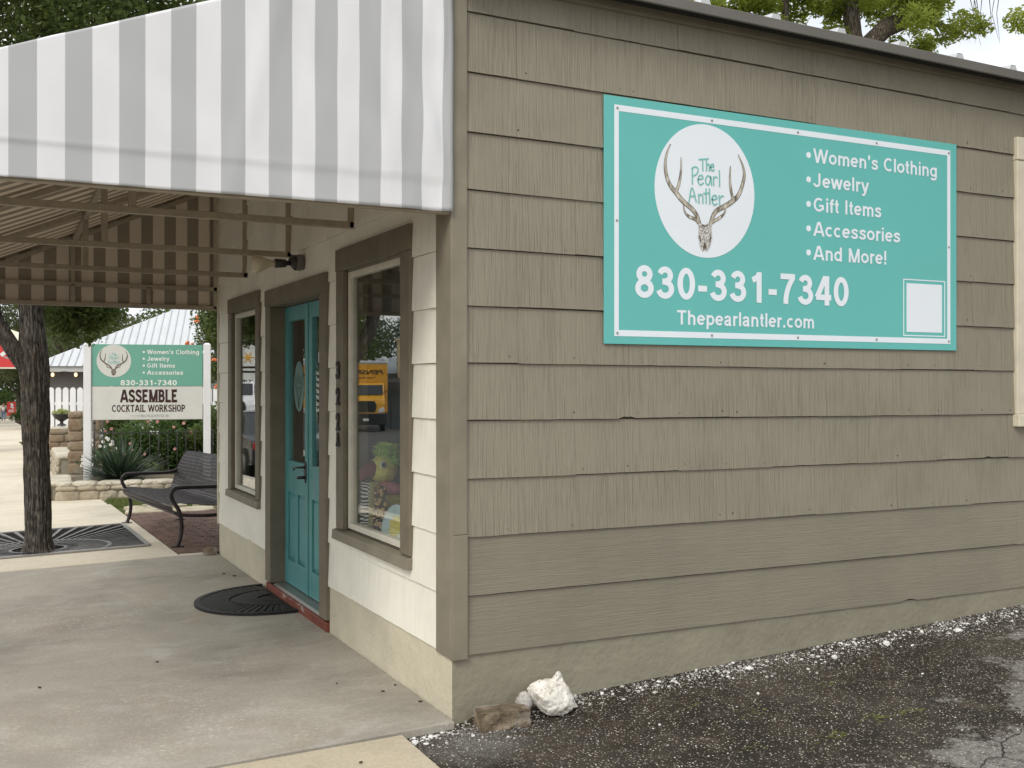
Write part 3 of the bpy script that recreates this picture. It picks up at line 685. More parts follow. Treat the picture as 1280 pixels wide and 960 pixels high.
# ================================================================== THE SHOP
shop = empty('shop_building', (0, 0, 0), 'low shop with taupe shingle side wall, cream storefront and turquoise double door', 'shop')
BL = [(.285, .28), (.556, .546), (.828, .811), (1.095, 1.082), (1.364, 1.347), (1.629, 1.611), (1.892, 1.875), (2.158, 2.142), (2.427, 2.408), (2.692, 2.674), (2.968, 2.938), (3.246, 3.194), (3.42, 3.358)]
def rsub(rects, h):
    o = []
    for a, b, c, d in rects:
        x0, x1, y0, y1 = h
        if x1 <= a or x0 >= b or y1 <= c or y0 >= d: o.append((a, b, c, d)); continue
        if y0 > c: o.append((a, b, c, y0))
        if y1 < d: o.append((a, b, y1, d))
        m0, m1 = max(c, y0), min(d, y1)
        if x0 > a: o.append((a, x0, m0, m1))
        if x1 < b: o.append((x1, b, m0, m1))
    return o
def shingles(mb, bounds, u0, u1, breaks, fmap, holes, rg, notches=(), mi=lambda k: 0, gap=.004, jit=.7):
    for k in range(len(bounds)-1):
        (za0, za1), (zb0, zb1) = bounds[k], bounds[k+1]
        bot = lambda u: za0+(za1-za0)*u/3.85
        top = lambda u: zb0+(zb1-zb0)*u/3.85
        br = [u0]+[b for b in breaks(k) if u0 < b < u1]+[u1]
        for a, b in zip(br, br[1:]):
            jz = rg.uniform(-.003, .003)*jit; jd = rg.uniform(-.0015, .0015)*jit; tilt = rg.uniform(-.0015, .0015)*jit
            # work in (u, s) with s = 0..1 up the course
            zc = bot((a+b)/2); hc = top((a+b)/2)-zc
            rects = [(a+.0006, b-.0006, 0, 1)]
            for h in holes: rects = rsub(rects, (h[0], h[1], (h[2]-zc)/hc, (h[3]-zc)/hc))
            for x0, x1, s0, s1 in rects:
                if x1-x0 < .012 or s1-s0 < .02: continue
                n = max(2, int((x1-x0)/.035)); us = np.linspace(x0, x1, n+1)
                lo = []
                for u in us:
                    z = bot(u)+(top(u)-bot(u))*s0
                    if s0 == 0:
                        z += jz+tilt*(u-a)/(b-a)*2+.0014*nse(u*9, k*3.1, 2)+.0006*nse(u*60, k*5.1, 7)
                        for (nk, nu, nw, nh) in notches:
                            if nk == k: z += nh*max(0, 1-abs(u-nu)/nw)**.5 if abs(u-nu) < nw else 0
                    lo.append(z)
                hi = [bot(u)+(top(u)-bot(u))*s1-(gap if s1 == 1 else 0) for u in us]
                dl = .0165+jd-.010*s0; dh = .0165+jd-.010*s1
                A = [fmap(u, z, .0012) for u, z in zip(us, lo)]; B = [fmap(u, z, dl) for u, z in zip(us, lo)]; T = [fmap(u, z, dh) for u, z in zip(us, hi)]; T2 = [fmap(u, z, .0012) for u, z in zip(us, hi)]
                mb.grid([A, B], mi(k), False); mb.grid([B, T], mi(k), False); mb.grid([T, T2], mi(k), False)
                for e in (0, -1): mb.poly([A[e], B[e], T[e], T2[e]], mi(k))
def br_side(k):
    if k == 0: return [1.80, 5.46]
    if k == 1: return [3.77, 7.4]
    off = .325 if k in (2, 4, 6, 8, 10) else .635
    if k == 3: off = .635
    if k == 5: off = .335
    if k == 4: off = .345
    return [off+.611*i+.006*sin(i*7+k) for i in range(-1, 16)]
WS = (3.865, 4.76, 1.345, 2.905)                       # side window opening
mb = MB(); rg = random.Random(12)
nl = [(4, .93, .028, .016), (0, 2.86, .05, .012), (3, 3.50, .02, .010), (2, 3.1, .012, .008), (6, 1.9, .012, .006), (3, 2.98, .012, .006)]
shingles(mb, BL, .064, 8.99, br_side, lambda u, v, d: (u, -d, v), [(WS[0]-.06, WS[1]+.06, WS[2]-.06, WS[3]+.06)], rg, nl, lambda k: 1 if k < 2 else 0)
mb.build('side_siding', [M['side'], M['side_h']], shop, recalc=True)
# nail heads on the side siding
mb = MB(); rg = random.Random(4)
for k in range(2, 11):
    za0, za1 = BL[k]
    bl = br_side(k)
    for b in bl:
        for du in (-.045, .05, .29):
            if rg.random() < .62 and .09 < b+du < 3.7:
                u = b+du+rg.uniform(-.012, .012); z = za0+(za1-za0)*u/3.85+rg.uniform(.02, .035); r = rg.uniform(.0022, .0042)
                mb.prism([(u+r*cos(q*pi/3), z+r*sin(q*pi/3)) for q in range(6)], lambda a, b_: (a, -.0182, b_), lambda a, b_: (a, -.0140, b_), 0 if rg.random() < .55 else 1)
mb.build('siding_nails', [M['black'], M['trim']], shop)['kind'] = 'stuff'

W1 = (.605, 1.555, .672, 2.198); W2 = (3.775, 4.645, .64, 2.13); DO = (2.027, 3.312, .0, 2.105)
FE = 5.26
BF = [(a, a) for a, b in BL]
def br_front(k):
    off = .47 if k % 2 else .165
    if k == 0: off = 1.20
    return [off+.611*i+.008*sin(i*5+k) for i in range(-1, 10)]
mb = MB(); rg = random.Random(22)
ex = lambda h, e=.06: (h[0]-e, h[1]+e, h[2]-e, h[3]+e)
shingles(mb, BF, .155, FE-.02, br_front, lambda u, v, d: (-d, u, v), [ex(W1), ex(W2), (DO[0]-.07, DO[1]+.07, -1, DO[3]+.07)], rg, [(0, 4.0, .02, .014), (0, 1.42, .012, .006)], gap=.0025, jit=.35)
mb.build('front_siding', M['front'], shop)
# wall cores with openings
mb = MB()
for a, b, c, d in rsub([(.001, 9, -.3, 3.28)], WS): mb.box(a, b, .0, .12, c, d)
mb.build('side_wall', M['gap'], shop)
mb = MB()
rr = [(.121, FE, -.3, 3.40)]
for h in (W1, W2, (DO[0], DO[1], -.31, DO[3])): rr = [q for r0 in [rr] for q in rsub(r0, h)]
for a, b, c, d in rr: mb.box(.0, .12, a, b, c, d)
mb.build('front_wall', M['gap'], shop)
mb = MB(); mb.box(.12, 9, FE-.12, FE, -.3, 3.30); mb.build('rear_wall', M['trim'], shop)
# interior
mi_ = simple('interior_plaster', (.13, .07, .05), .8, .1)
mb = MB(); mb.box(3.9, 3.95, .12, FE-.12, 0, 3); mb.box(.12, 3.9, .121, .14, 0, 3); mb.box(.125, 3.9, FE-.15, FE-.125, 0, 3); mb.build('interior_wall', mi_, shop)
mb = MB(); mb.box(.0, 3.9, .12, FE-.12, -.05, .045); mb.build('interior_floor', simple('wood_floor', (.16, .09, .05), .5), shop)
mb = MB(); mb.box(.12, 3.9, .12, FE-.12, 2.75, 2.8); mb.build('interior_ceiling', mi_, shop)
mb = MB(); mb.box(.62, .66, .14, 2.015, .0, 2.6); mb.build('display_partition', simple('dark_display_back', (.045, .034, .028), .8), shop)
mb = MB(); mb.box(.121, .9, 2.016, 2.026, .05, 2.6); mb.build('display_side_panel', simple('pale_blue_partition', (.30, .42, .46), .7), shop)
mb = MB(); mb.box(.122, .62, .14, 1.98, .585, .625); dsc = simple('grey_display_cloth', (.60, .58, .55), .8); mb.build('display_shelf', dsc, shop)
mb = MB(); mb.box(.122, .5, 3.65, 4.85, .585, .62); mb.build('display_shelf', dsc, shop)

# stem walls
mb = MB(); n = 60
rows = []
for z in np.linspace(-.30, .284, 14):
    rows.append([(x, (.004*nse(x*3, z*5)+.002*nse(x*11, z*11, 3))*min(1, x*8)-.0065, z-(.000 if z < .28 else .004*x/3.85)) for x in np.linspace(-.006, 9, 220)])
mb.grid(rows, 0, True); mb.grid([[(x, -.004, .284), (x, .05, .284)] for x in np.linspace(0, 9, 20)], 0, False)
mb.build('side_stem_wall', M['stem_side'], shop)
for y0, y1 in ((-.0065, 1.893), (3.447, FE)):
    mb = MB(); rows = [[(-.006+.003*nse(y*3, z*5, 9), y, z) for y in np.linspace(y0, y1, 60)] for z in np.linspace(-.3, .284, 12)]
    mb.grid(rows, 0, True); mb.grid([[(-.005, y, .284), (.05, y, .284)] for y in (y0, y1)], 0, False)
    for ye in ((y1,) if y0 < 0 else (y0, y1)): mb.poly([(-.002, ye, -.3), (.05, ye, -.3), (.05, ye, .284), (-.002, ye, .284)])
    mb.build('front_stem_wall', M['stem_front'], shop)
# corner boards
mb = MB(); mb.box(-.017, .0625, -.024, -.001, .8395, 3.43); mb.build('corner_board', M['trim'], shop, bevel=.003)
mb = MB(); mb.box(-.013, .0635, -.028, -.001, .268, .838); mb.build('corner_board', M['trim'], shop, bevel=.003)
mb = MB(); mb.box(-.020, -.001, -.0235, .155, .275, 3.43); mb.build('corner_board', M['trim'], shop, bevel=.003)
mb = MB(); mb.box(-.022, -.001, FE-.02, FE+.03, .275, 3.4); mb.box(-.0015, .12, FE+.0005, FE+.029, .275, 3.4); mb.build('corner_board', M['creamtrim'], shop, bevel=.003)
# frieze, soffit, fascia and roof
mb = MB(); mb.v = [(0.063, -.034, 3.376), (9, -.034, 3.268), (9, -.001, 3.268), (.063, -.001, 3.376), (.063, -.034, 3.424), (9, -.034, 3.295), (9, -.001, 3.295), (.063, -.001, 3.424)]
mb.f = [[0, 3, 2, 1], [4, 5, 6, 7], [0, 1, 5, 4], [1, 2, 6, 5], [2, 3, 7, 6], [3, 0, 4, 7]]; mb.m = [0]*6; mb.sm = [False]*6
mb.build('frieze_board', M['trim'], shop)
def slopebox(x0, x1, y0, y1, zb, zt, sl=-.0145, name='x', mat=None, bevel=0):
    mb = MB(); P = []
    for z in (zb, zt):
        for (x, y) in ((x0, y0), (x1, y0), (x1, y1), (x0, y1)): P.append((x, y, z+sl*x))
    mb.v = P; mb.f = [[0, 3, 2, 1], [4, 5, 6, 7], [0, 1, 5, 4], [1, 2, 6, 5], [2, 3, 7, 6], [3, 0, 4, 7]]; mb.m = [0]*6; mb.sm = [False]*6
    return mb.build(name, mat, shop, bevel=bevel)
slopebox(-.02, 9.1, -.155, -.136, 3.398, 3.452, -.0145, 'fascia', M['fascia'], .004)
slopebox(-.02, 9.1, -.1355, -.036, 3.425, 3.437, -.0145, 'soffit', M['trim_dark'])
slopebox(-.02, 9.1, -.1352, -.100, 3.393, 3.4245, -.0145, 'eave_shadow_strip', M['black'])  # black strip standing in for the deep shade under the fascia
mb = MB(); mb.grid([[(x, y, 3.449-.0145*x+.10*(y+.16)) for x in (-.02, 9.1)] for y in (-.135, 5.4)], 0, False)
ro = mb.build('roof', M['whitemetal'], shop)
mb = MB()
for i in range(21):
    x = -.03+.452*i; z = 3.449-.0145*x
    mb.grid([[(x-.035, y, z+.10*(y+.16)), (x-.020, y, z+.036+.10*(y+.16)), (x+.020, y, z+.036+.10*(y+.16)), (x+.035, y, z+.10*(y+.16))] for y in (-.134, 5.4)], 0, False)
    mb.poly([(x-.035, -.134, z), (x-.020, -.134, z+.036), (x+.020, -.134, z+.036), (x+.035, -.134, z)])
mb.build('standing_seams', M['whitemetal'], ro)

# windows
def front_window(o, ztop, ysides, tint):
    y0, y1, z0, z1 = o; s0, s1 = ysides
    mb = MB(); h = .0
    mb.box(-.036, -.001, s0, s1, z1, ztop); mb.box(-.031, -.001, s0, y0, z0, z1-.001); mb.box(-.031, -.001, y1, s1, z0, z1-.001)
    c = mb.build('window', M['trim_dark'], shop, bevel=.004)
    mb = MB(); mb.prism([(-.050, z0-.066), (-.046, z0-.012), (.05, z0+.010), (.05, z0-.066)], lambda u, v: (u, s0-.004, v), lambda u, v: (u, s1+.03, v)); mb.build('sill', M['trim'], c, bevel=.004)
    mb = MB()   # reveal lining
    mb.box(-.0005, .12, y0, y0+.012, z0+.005, z1); mb.box(-.0005, .12, y1-.012, y1, z0+.005, z1); mb.box(-.0005, .12, y0+.0125, y1-.0125, z1-.012, z1)
    mb.build('window_jamb', M['trim'], c)
    f = .034; a, b, cc, dd = y0+.013, y1-.013, z0+.012, z1-.013
    mb = MB(); mb.box(-.002, .045, a, a+f, cc, dd); mb.box(-.002, .045, b-f, b, cc, dd); mb.box(-.0015, .0445, a+f, b-f, cc, cc+f); mb.box(-.0015, .0445, a+f, b-f, dd-f, dd)
    mb.build('sash', M['sash'], c, bevel=.004)
    mb = MB(); mb.box(.018, .023, a+f-.004, b-f+.004, cc+f-.004, dd-f+.004); mb.build('pane', M['glass'], c)
    return c
front_window(W1, 2.328, (.475, 1.687), None)
front_window(W2, 2.250, (3.655, 4.777), None)
y0, y1, z0, z1 = WS
mb = MB(); mb.box(3.745, 4.88, -.040, -.001, 2.905, 3.045); mb.box(3.748, 3.865, -.034, -.001, 1.345, 2.904); mb.box(4.76, 4.876, -.034, -.001, 1.345, 2.904); c = mb.build('window', M['creamtrim'], shop, bevel=.005)
mb = MB(); mb.box(3.742, 4.885, -.052, -.001, 1.268, 1.344); mb.build('sill', M['creamtrim'], c, bevel=.005)
mb = MB(); mb.box(3.866, 3.91, .03, .07, 1.346, 2.904); mb.box(4.715, 4.759, .03, .07, 1.346, 2.904); mb.box(3.911, 4.714, .0305, .0695, 1.346, 1.395); mb.box(3.911, 4.714, .0305, .0695, 2.855, 2.904); mb.box(3.911, 4.714, .03, .07, 2.09, 2.14); mb.build('sash', M['sash'], c, bevel=.003)
mb = MB(); mb.box(3.905, 4.72, .048, .052, 1.39, 2.86); mb.build('pane', M['glass'], c)

# door: casing, leaves, step
mb = MB(); mb.box(-.036, -.001, 1.893, 3.448, 2.105, 2.222); mb.box(-.031, -.001, 1.893, 2.027, .072, 2.104); mb.box(-.031, -.001, 3.312, 3.448, .072, 2.104)
mb.box(-.0305, .17, 2.0275, 2.043, .072, 2.0935); mb.box(-.0305, .17, 3.296, 3.3115, .072, 2.0935); mb.box(-.0305, .17, 2.0275, 3.3115, 2.0945, 2.1045)
dfm = mb.build('door_frame', M['trim_dark'], shop, bevel=.003)
mb = MB(); mb.box(-.026, .20, 1.894, 3.446, -.15, .058); mb.build('door_step', M['redstep'], shop, bevel=.008)
mb = MB(); mb.prism([(-.01, .059), (.008, .070), (.155, .074), (.155, .059)], lambda u, v: (u, 2.0435, v), lambda u, v: (u, 3.2955, v)); mb.build('door_threshold', M['steel'], shop)
def leaf(ya, yb, name):
    """ya < yb; outer face at x=.102; stiles, rails, sunk panels with raised fields"""
    mb = MB(); x0, x1 = .078, .122; s = .085; zb, zt = .078, 2.090; gz0, gz1 = .975, 1.985
    mb.box(x0, x1, ya, ya+s, zb, zt); mb.box(x0, x1, yb-s, yb, zb, zt)
    mb.box(x0+.0005, x1, ya+s, yb-s, zb, .255); mb.box(x0+.0005, x1, ya+s, yb-s, gz1, zt); mb.box(x0+.0005, x1, ya+s, yb-s, .745, gz0)
    ym = (ya+yb)/2; mb.box(x0+.001, x1, ym-.035, ym+.035, .255, .745)
    for a, b in ((ya+s, ym-.035), (ym+.035, yb-s)):
        mb.box(x0+.020, x1-.005, a, b, .255, .745)
        i, o = .028, .014
        A = [(x0+.0185, a+o, .255+o), (x0+.0185, b-o, .255+o), (x0+.0185, b-o, .745-o), (x0+.0185, a+o, .745-o)]; B = [(x0+.008, a+i, .255+i), (x0+.008, b-i, .255+i), (x0+.008, b-i, .745-i), (x0+.008, a+i, .745-i)]
        mb.poly(B)
        for q in range(4): mb.poly([A[q], A[(q+1) % 4], B[(q+1) % 4], B[q]])
    o = mb.build(name, M['door'], shop, bevel=.003)
    mb = MB(); mb.box(.094, .100, ya+s-.003, yb-s+.003, gz0-.003, gz1+.003); mb.build('pane', M['glass'], o)
    return o
dl = leaf(2.672, 3.2945, 'door'); dr = leaf(2.0445, 2.668, 'door')
mb = MB(); mb.box(.070, .079, 2.660, 2.682, .08, 2.086); mb.build('astragal', M['door'], dl, bevel=.003)
mb = MB(); mb.prism([(2.728+.022*cos(q*pi/8)*(1), .92+.075*sin(q*pi/8)) for q in range(16)], lambda u, v: (.0775, u, v), lambda u, v: (.070, u, v))
mb.tube([(.072, 2.728, .955), (.026, 2.728, .955), (.021, 2.743, .955), (.021, 2.828, .945), (.028, 2.863, .93)], .0075, 8)
mb.tube([(.072, 2.728, .885), (.031, 2.728, .885)], .011, 8); mb.tube([(.032, 2.728, .885), (.026, 2.758, .882)], .010, 8)
mb.build('handle', M['darkmetal'], dl)
facmap = lambda off: (lambda u, v, d: (off-d, -u, v))
decal = simple('glass_decal', (.135, .24, .215), .6, .05); dink = simple('decal_ink', (.045, .075, .07), .6)
fm = facmap(.0925)
emblem(-2.955, 1.513, .130, .178, fm, dl, decal, dink, dink, dink, dink, d=.0004, fat=.8)
for i, (t, z, hh) in enumerate((('Hours', 1.673, .068), ('Monday', 1.590, .030), ('Tuesday', 1.549, .030), ('Wednesday', 1.508, .030), ('Thursday', 1.467, .030), ('Friday', 1.426, .030), ('Saturday', 1.385, .030), ('Sunday', 1.344, .030))):
    L_ = len(t)*.0175 if i else .215
    u0 = -2.525 if i else -2.47
    text(t, u0, u0+L_, z, z+hh, fm, M['white_print'], 'lettering', dr, .02)

# house numbers on the window casing
for ch, za_, zb_, lab in (('3', 1.560, 1.664, 'black number 3, uppermost of the characters down the window casing'), ('2', 1.405, 1.507, 'black number 2 directly below the 3 on the window casing'), ('2', 1.254, 1.357, 'black number 2 directly above the letter A on the window casing'), ('A', 1.160, 1.242, 'black letter A, lowest of the characters down the window casing')):
    o = text(ch, -1.662, -1.598, za_, zb_, facmap(-.0310), M['ink'], 'house_number', None, .03, 0, .007)
    o.modifiers['solid'].thickness = .006
    tag(o, lab, 'house number', 'house number on the storefront')

# ================================================================== AWNING
awn = empty('awning', (0, 2.7, 0), 'grey and white striped canvas awning over the storefront walkway', 'awning')
OFF = Vector((0, -2.7, 0))
YN, YF, XF = -.034, 5.40, -2.42
lerp = lambda a, b, t: a+(b-a)*t
tY = lambda y: (y-YN)/(YF-YN)
ztop = lambda x, y: lerp(3.512+.392*x, 3.335+.43*x, tY(y))
zbot = lambda y: lerp(2.312, 2.205, tY(y))
rail = lambda y: lerp(2.462, 2.388, tY(y))
def cloth(name, rows, mats):
    """rows: outer skin grid; inner skin is added 4 mm inside"""
    mb = MB(); mb.grid(rows, 0, True); o = mb.build(name, mats, awn, recalc=False)
    o.location = OFF
    s = o.modifiers.new('solid', 'SOLIDIFY'); s.thickness = .005; s.offset = -1; s.material_offset = 1; s.material_offset_rim = 0; s.use_rim = True
    return o
def dispn(x, z):
    f = max(0, min(1, (x+.75)/.75))
    d = .0040*nse(x*2.1, z*1.3)+.004*nse(x*5, z*2.0, 4)
    d += f*(.009*sin(26*(x+.35*z)+2*nse(x*3, z*2))+.010*nse(x*12, z*3.0, 2)+.012*nse(x*6+z*3, z*2.0, 8))+.006*nse(x*3+z*4, z*2, 12)
    d += .006*math.exp(-((x+.95-.25*(z-2.6))/.05)**2)+.005*math.exp(-((x+1.55+.5*(z-2.6))/.05)**2)
    c = (z-2.455)/.05
    d += -.005*(1/(1+math.exp(c*9)))+.003*math.exp(-c*c*20)
    if x > -.06: d *= .3
    return d+.010
us = np.linspace(XF, -.018, 150)
rows = []
for t in np.linspace(0, 1, 60):
    rows.append([(u, YN-dispn(u, lerp(zbot(YN), ztop(u, YN)+.014, t)), lerp(zbot(YN), ztop(u, YN)+.014, t)) for u in us])
cloth('side_panel', rows, [M['aw_side'], M['aw_side_in']])
us = np.linspace(XF, -.018, 60)
rows = [[(u, YF+.006*nse(u*2, t*3, 5), lerp(zbot(YF), ztop(u, YF)+.014, t)) for u in us][::-1] for t in np.linspace(0, 1, 16)]
cloth('side_panel', rows, [M['aw_side'], M['aw_side_in']])
TR = [.005, 1.41, 2.80, 4.15, 5.375]
ysg = np.linspace(YN-.004, YF+.004, 90)
def sag(y):
    s = 1
    for a, b in zip(TR, TR[1:]):
        if a <= y <= b: return -.014*sin(pi*(y-a)/(b-a))
    return 0
rows = [[(x, y, ztop(x, y)+.012+sag(y)*sin(pi*min(1, -x/2.42))) for y in ysg] for x in np.linspace(XF-.004, -.016, 30)]
cloth('roof_panel', rows[::-1], [M['aw_roof'], M['aw_roof_in']])
rows = [[(XF-.004+.006*nse(y*2, z*3), y, lerp(zbot(y), ztop(XF, y)+.012, z)) for y in ysg][::-1] for z in np.linspace(0, 1, 8)]
cloth('front_valance', rows, [M['aw_roof'], M['aw_roof_in']])
def tubes(name, segs, wd=.038):
    mb = MB()
    for a, b in segs: mb.bar(a, b, wd)
    o = mb.build(name, M['tube'], awn, bevel=.003); o.location = OFF; return o
for y in TR:
    zt = lambda x: ztop(x, y)-.032
    seg = [((0-.002, y, rail(y)), (XF+.03, y, rail(y))), ((-.022, y, rail(y)-.018), (-.022, y, zt(-.022))), ((-.01, y, zt(0)), (XF+.02, y, zt(XF))), ((-1.22, y, rail(y)+.01), (-1.22, y, zt(-1.22)))]
    if y in (TR[0], TR[-1]):
        seg += [((-.01, y, zbot(y)+.012), (XF+.02, y, zbot(y)+.012)), ((-.022, y, zbot(y)), (-.022, y, rail(y)-.02))]
        if y == TR[-1]: seg += [((-1.22, y, zbot(y)+.02), (-1.22, y, rail(y))), ((-.60, y, zbot(y)+.02), (-.60, y, rail(y)))]
    tubes('truss_frame', seg)
tubes('purlin', [((-1.22, TR[0], ztop(-1.22, TR[0])-.075), (-1.22, TR[-1], ztop(-1.22, TR[-1])-.075))])
tubes('front_rail', [((XF+.02, TR[0], zbot(TR[0])+.014), (XF+.02, TR[-1], zbot(TR[-1])+.014)), ((XF+.021, TR[0], ztop(XF, TR[0])-.04), (XF+.021, TR[-1], ztop(XF, TR[-1])-.04))])
tubes('wall_rail', [((-.024, TR[0], ztop(0, TR[0])-.06), (-.024, TR[-1], ztop(0, TR[-1])-.06))])

# flood lamp over the door
fl = empty('flood_lamp', (0, 2.47, 2.335), 'unlit flood bulb on a dark outdoor fitting over the turquoise door', 'lamp')
mb = MB(); mb.box(-.065, -.016, -.05, .05, -.05, .05); mb.build('junction_box', M['fascia'], fl, bevel=.008)
mb = MB(); 
for q in (-.001,): mb.tube([(-.062, 0, 0), (-.085, 0, 0), (-.10, 0, -.006)], [.052, .050, .030], 8, smooth=False)
mb.build('cover_plate', M['darkmetal'], fl)
mb = MB(); mb.tube([(-.095, 0, -.005), (-.125, 0, -.008), (-.13, 0, -.008), (-.20, 0, -.012)], [.016, .016, .026, .031], 14); mb.build('lamp_holder', M['darkmetal'], fl)
mb = MB(); mb.tube([(-.195, 0, -.012), (-.225, 0, -.014), (-.235, 0, -.014), (-.27, 0, -.018), (-.30, 0, -.020), (-.325, 0, -.022), (-.345, 0, -.023), (-.358, 0, -.024), (-.362, 0, -.024)], [.019, .020, .024, .040, .055, .061, .055, .030, .004], 20); mb.build('flood_bulb', M['bulb'], fl)

# ================================================================== WALL SIGN
sg = empty('wall_sign', (2.012, -.018, 1.727), 'large teal shop sign with white border and antler logo on taupe wall', 'sign')
so = Vector((-2.012, .018, -1.727))
def on_sign(o): o.location = so; return o
F0 = wallmap(.0245)
mb = MB(); mb.box(.795, 3.232, -.0245, -.0180, 1.727, 2.947); on_sign(mb.build('panel', M['teal'], sg, bevel=.001, seg=1))
mb = MB(); a, b, c, d = .853, 3.180, 1.766, 2.905; t = .030
for q in ((a, b, d-t, d), (a, b, c, c+t), (a, a+t*.85, c+t, d-t), (b-t*.85, b, c+t, d-t)): mb.box(q[0], q[1], -.0255, -.0247, q[2], q[3])
on_sign(mb.build('border', M['signwhite'], sg))
nb = len(sg.children)
emblem(1.406, 2.5225, .316, .343, F0, sg, M['signwhite'], M['teal_ink'], M['antler'], M['antler_edge'], M['skull'], d=.0012)
for t_, u1, zb_ in (('Women\u2019s Clothing', 3.068, 2.737), ('Jewelry', 2.530, 2.604), ('Gift Items', 2.626, 2.471), ('Accessories', 2.772, 2.338), ('And More!', 2.672, 2.207)):
    sans(t_, 2.131, u1, zb_, zb_+.078, F0, M['signwhite'], 'lettering', sg, .090)
    mb = MB(); mb.prism([(2.094+.0165*cos(q*pi/10), zb_+.038+.0165*sin(q*pi/10)) for q in range(20)], lambda u, v: (u, -.0257, v), lambda u, v: (u, -.0247, v)); mb.build('bullet', M['signwhite'], sg)
sans('830-331-7340', .978, 2.380, 1.960, 2.122, F0, M['signwhite'], 'phone_number', sg, .108)
sans('Thepearlantler.com', 1.229, 2.131, 1.832, 1.906, F0, M['signwhite'], 'web_address', sg, .092)
mb = MB(); a, b, c, d = 2.800, 3.136, 1.806, 2.134; t = .006
for q in ((a, b, d-t, d), (a, b, c, c+t), (a, a+t, c+t, d-t), (b-t, b, c+t, d-t)): mb.box(q[0], q[1], -.0257, -.0247, q[2], q[3])
mb.box(2.826, 3.110, -.0257, -.0247, 1.830, 2.110)
mb.build('blank_card', M['signwhite'], sg)
for u, v in [(.870, 2.889), (.870, 1.781), (3.166, 2.889), (3.166, 1.781), (.867, 2.335), (3.167, 2.335)]+[(.87+i*.574, z) for i in (1, 2, 3) for z in (2.890, 1.781)]:
    mb = MB(); mb.prism([(u+.0065*cos(q*pi/5), v+.0065*sin(q*pi/5)) for q in range(10)], lambda a, b: (a, -.0285, b), lambda a, b: (a, -.0250, b)); mb.build('screw', M['steel'], sg, bevel=.001)
for ch in sg.children: ch.location = so

# ================================================================== SMALL THINGS ON THE GROUND
def rock_mesh(mb, c, size, seed, sub=3, amp=.25, freq=2.0, fn=None, rz=0, mi=0):
    bm = bmesh.new(); bmesh.ops.create_icosphere(bm, subdivisions=sub, radius=1)
    b = len(mb.v)
    for v in bm.verts:
        p = v.co.copy(); n = mathutils.noise.noise(p*freq+Vector((seed*3.1, seed*1.7, 0)))+.5*mathutils.noise.noise(p*freq*2.3+Vector((seed, 9, 3)))+.25*mathutils.noise.noise(p*freq*5+Vector((seed, 2, 7)))
        q = p*(1+amp*n)
        if fn: q = fn(p, q)
        q = Vector((q.x*size[0], q.y*size[1], q.z*size[2]))
        x, y = q.x*cos(rz)-q.y*sin(rz), q.x*sin(rz)+q.y*cos(rz)
        mb.v.append((c[0]+x, c[1]+y, c[2]+q.z))
    for f in bm.faces:
        mb.f.append([b+v.index for v in f.verts]); mb.m.append(mi); mb.sm.append(sub > 3)
    bm.free()

# loose gravel and pebbles along the wall foot
def pebbles(name, P, S, tint, mat, label, seed):
    rg_ = np.random.default_rng(seed); t = (1+5**.5)/2
    ico = np.array([(-1,t,0),(1,t,0),(-1,-t,0),(1,-t,0),(0,-1,t),(0,1,t),(0,-1,-t),(0,1,-t),(t,0,-1),(t,0,1),(-t,0,-1),(-t,0,1)])/math.sqrt(1+t*t)
    fa = np.array([(0,11,5),(0,5,1),(0,1,7),(0,7,10),(0,10,11),(1,5,9),(5,11,4),(11,10,2),(10,7,6),(7,1,8),(3,9,4),(3,4,2),(3,2,6),(3,6,8),(3,8,9),(4,9,5),(2,4,11),(6,2,10),(8,6,7),(9,8,1)])
    n = len(P); an = rg_.random(n)*2*pi
    V = ico[None]*(1+.35*(rg_.random((n, 12, 1))-.5)); V = V*S[:, None, None]*np.stack([.8+.6*rg_.random(n), .7+.4*rg_.random(n), .45+.35*rg_.random(n)], 1)[:, None, :]
    X = V[:, :, 0]*np.cos(an)[:, None]-V[:, :, 1]*np.sin(an)[:, None]; Y = V[:, :, 0]*np.sin(an)[:, None]+V[:, :, 1]*np.cos(an)[:, None]
    V = np.stack([X, Y, V[:, :, 2]], 2)+P[:, None, :]
    F = (fa[None]+12*np.arange(n)[:, None, None]).reshape(-1, 3)
    return tag(np_mesh(name, V.reshape(-1, 3), F, mat, attr=np.repeat(tint, 20)), label, 'gravel', kind='stuff')
pm = NM('pebble', (.5, .5, .5), .8, .3); at = pm.N('ShaderNodeAttribute'); at.attribute_name = 'tint'
pm.color(pm.mix(.25, pm.ramp(at.outputs['Fac'], [(0, (.03, .028, .028)), (.25, (.08, .075, .07)), (.45, (.22, .20, .17)), (.7, (.55, .53, .49)), (1, (.82, .81, .79))]), pm.ramp(pm.noise(60, 4), [(.3, .1), (.7, .8)]))); pm.bump(pm.noise(180, 3), .4, .003)
rgp = np.random.default_rng(8); PP = []; SS = []; TT = []
zp = lambda x, y: za(x, y)+.004*nse(x*7, y*7)+.006*nse(x*2.2, y*2.2)+(.03*max(0, 1+y/.16) if x > .1 else 0)
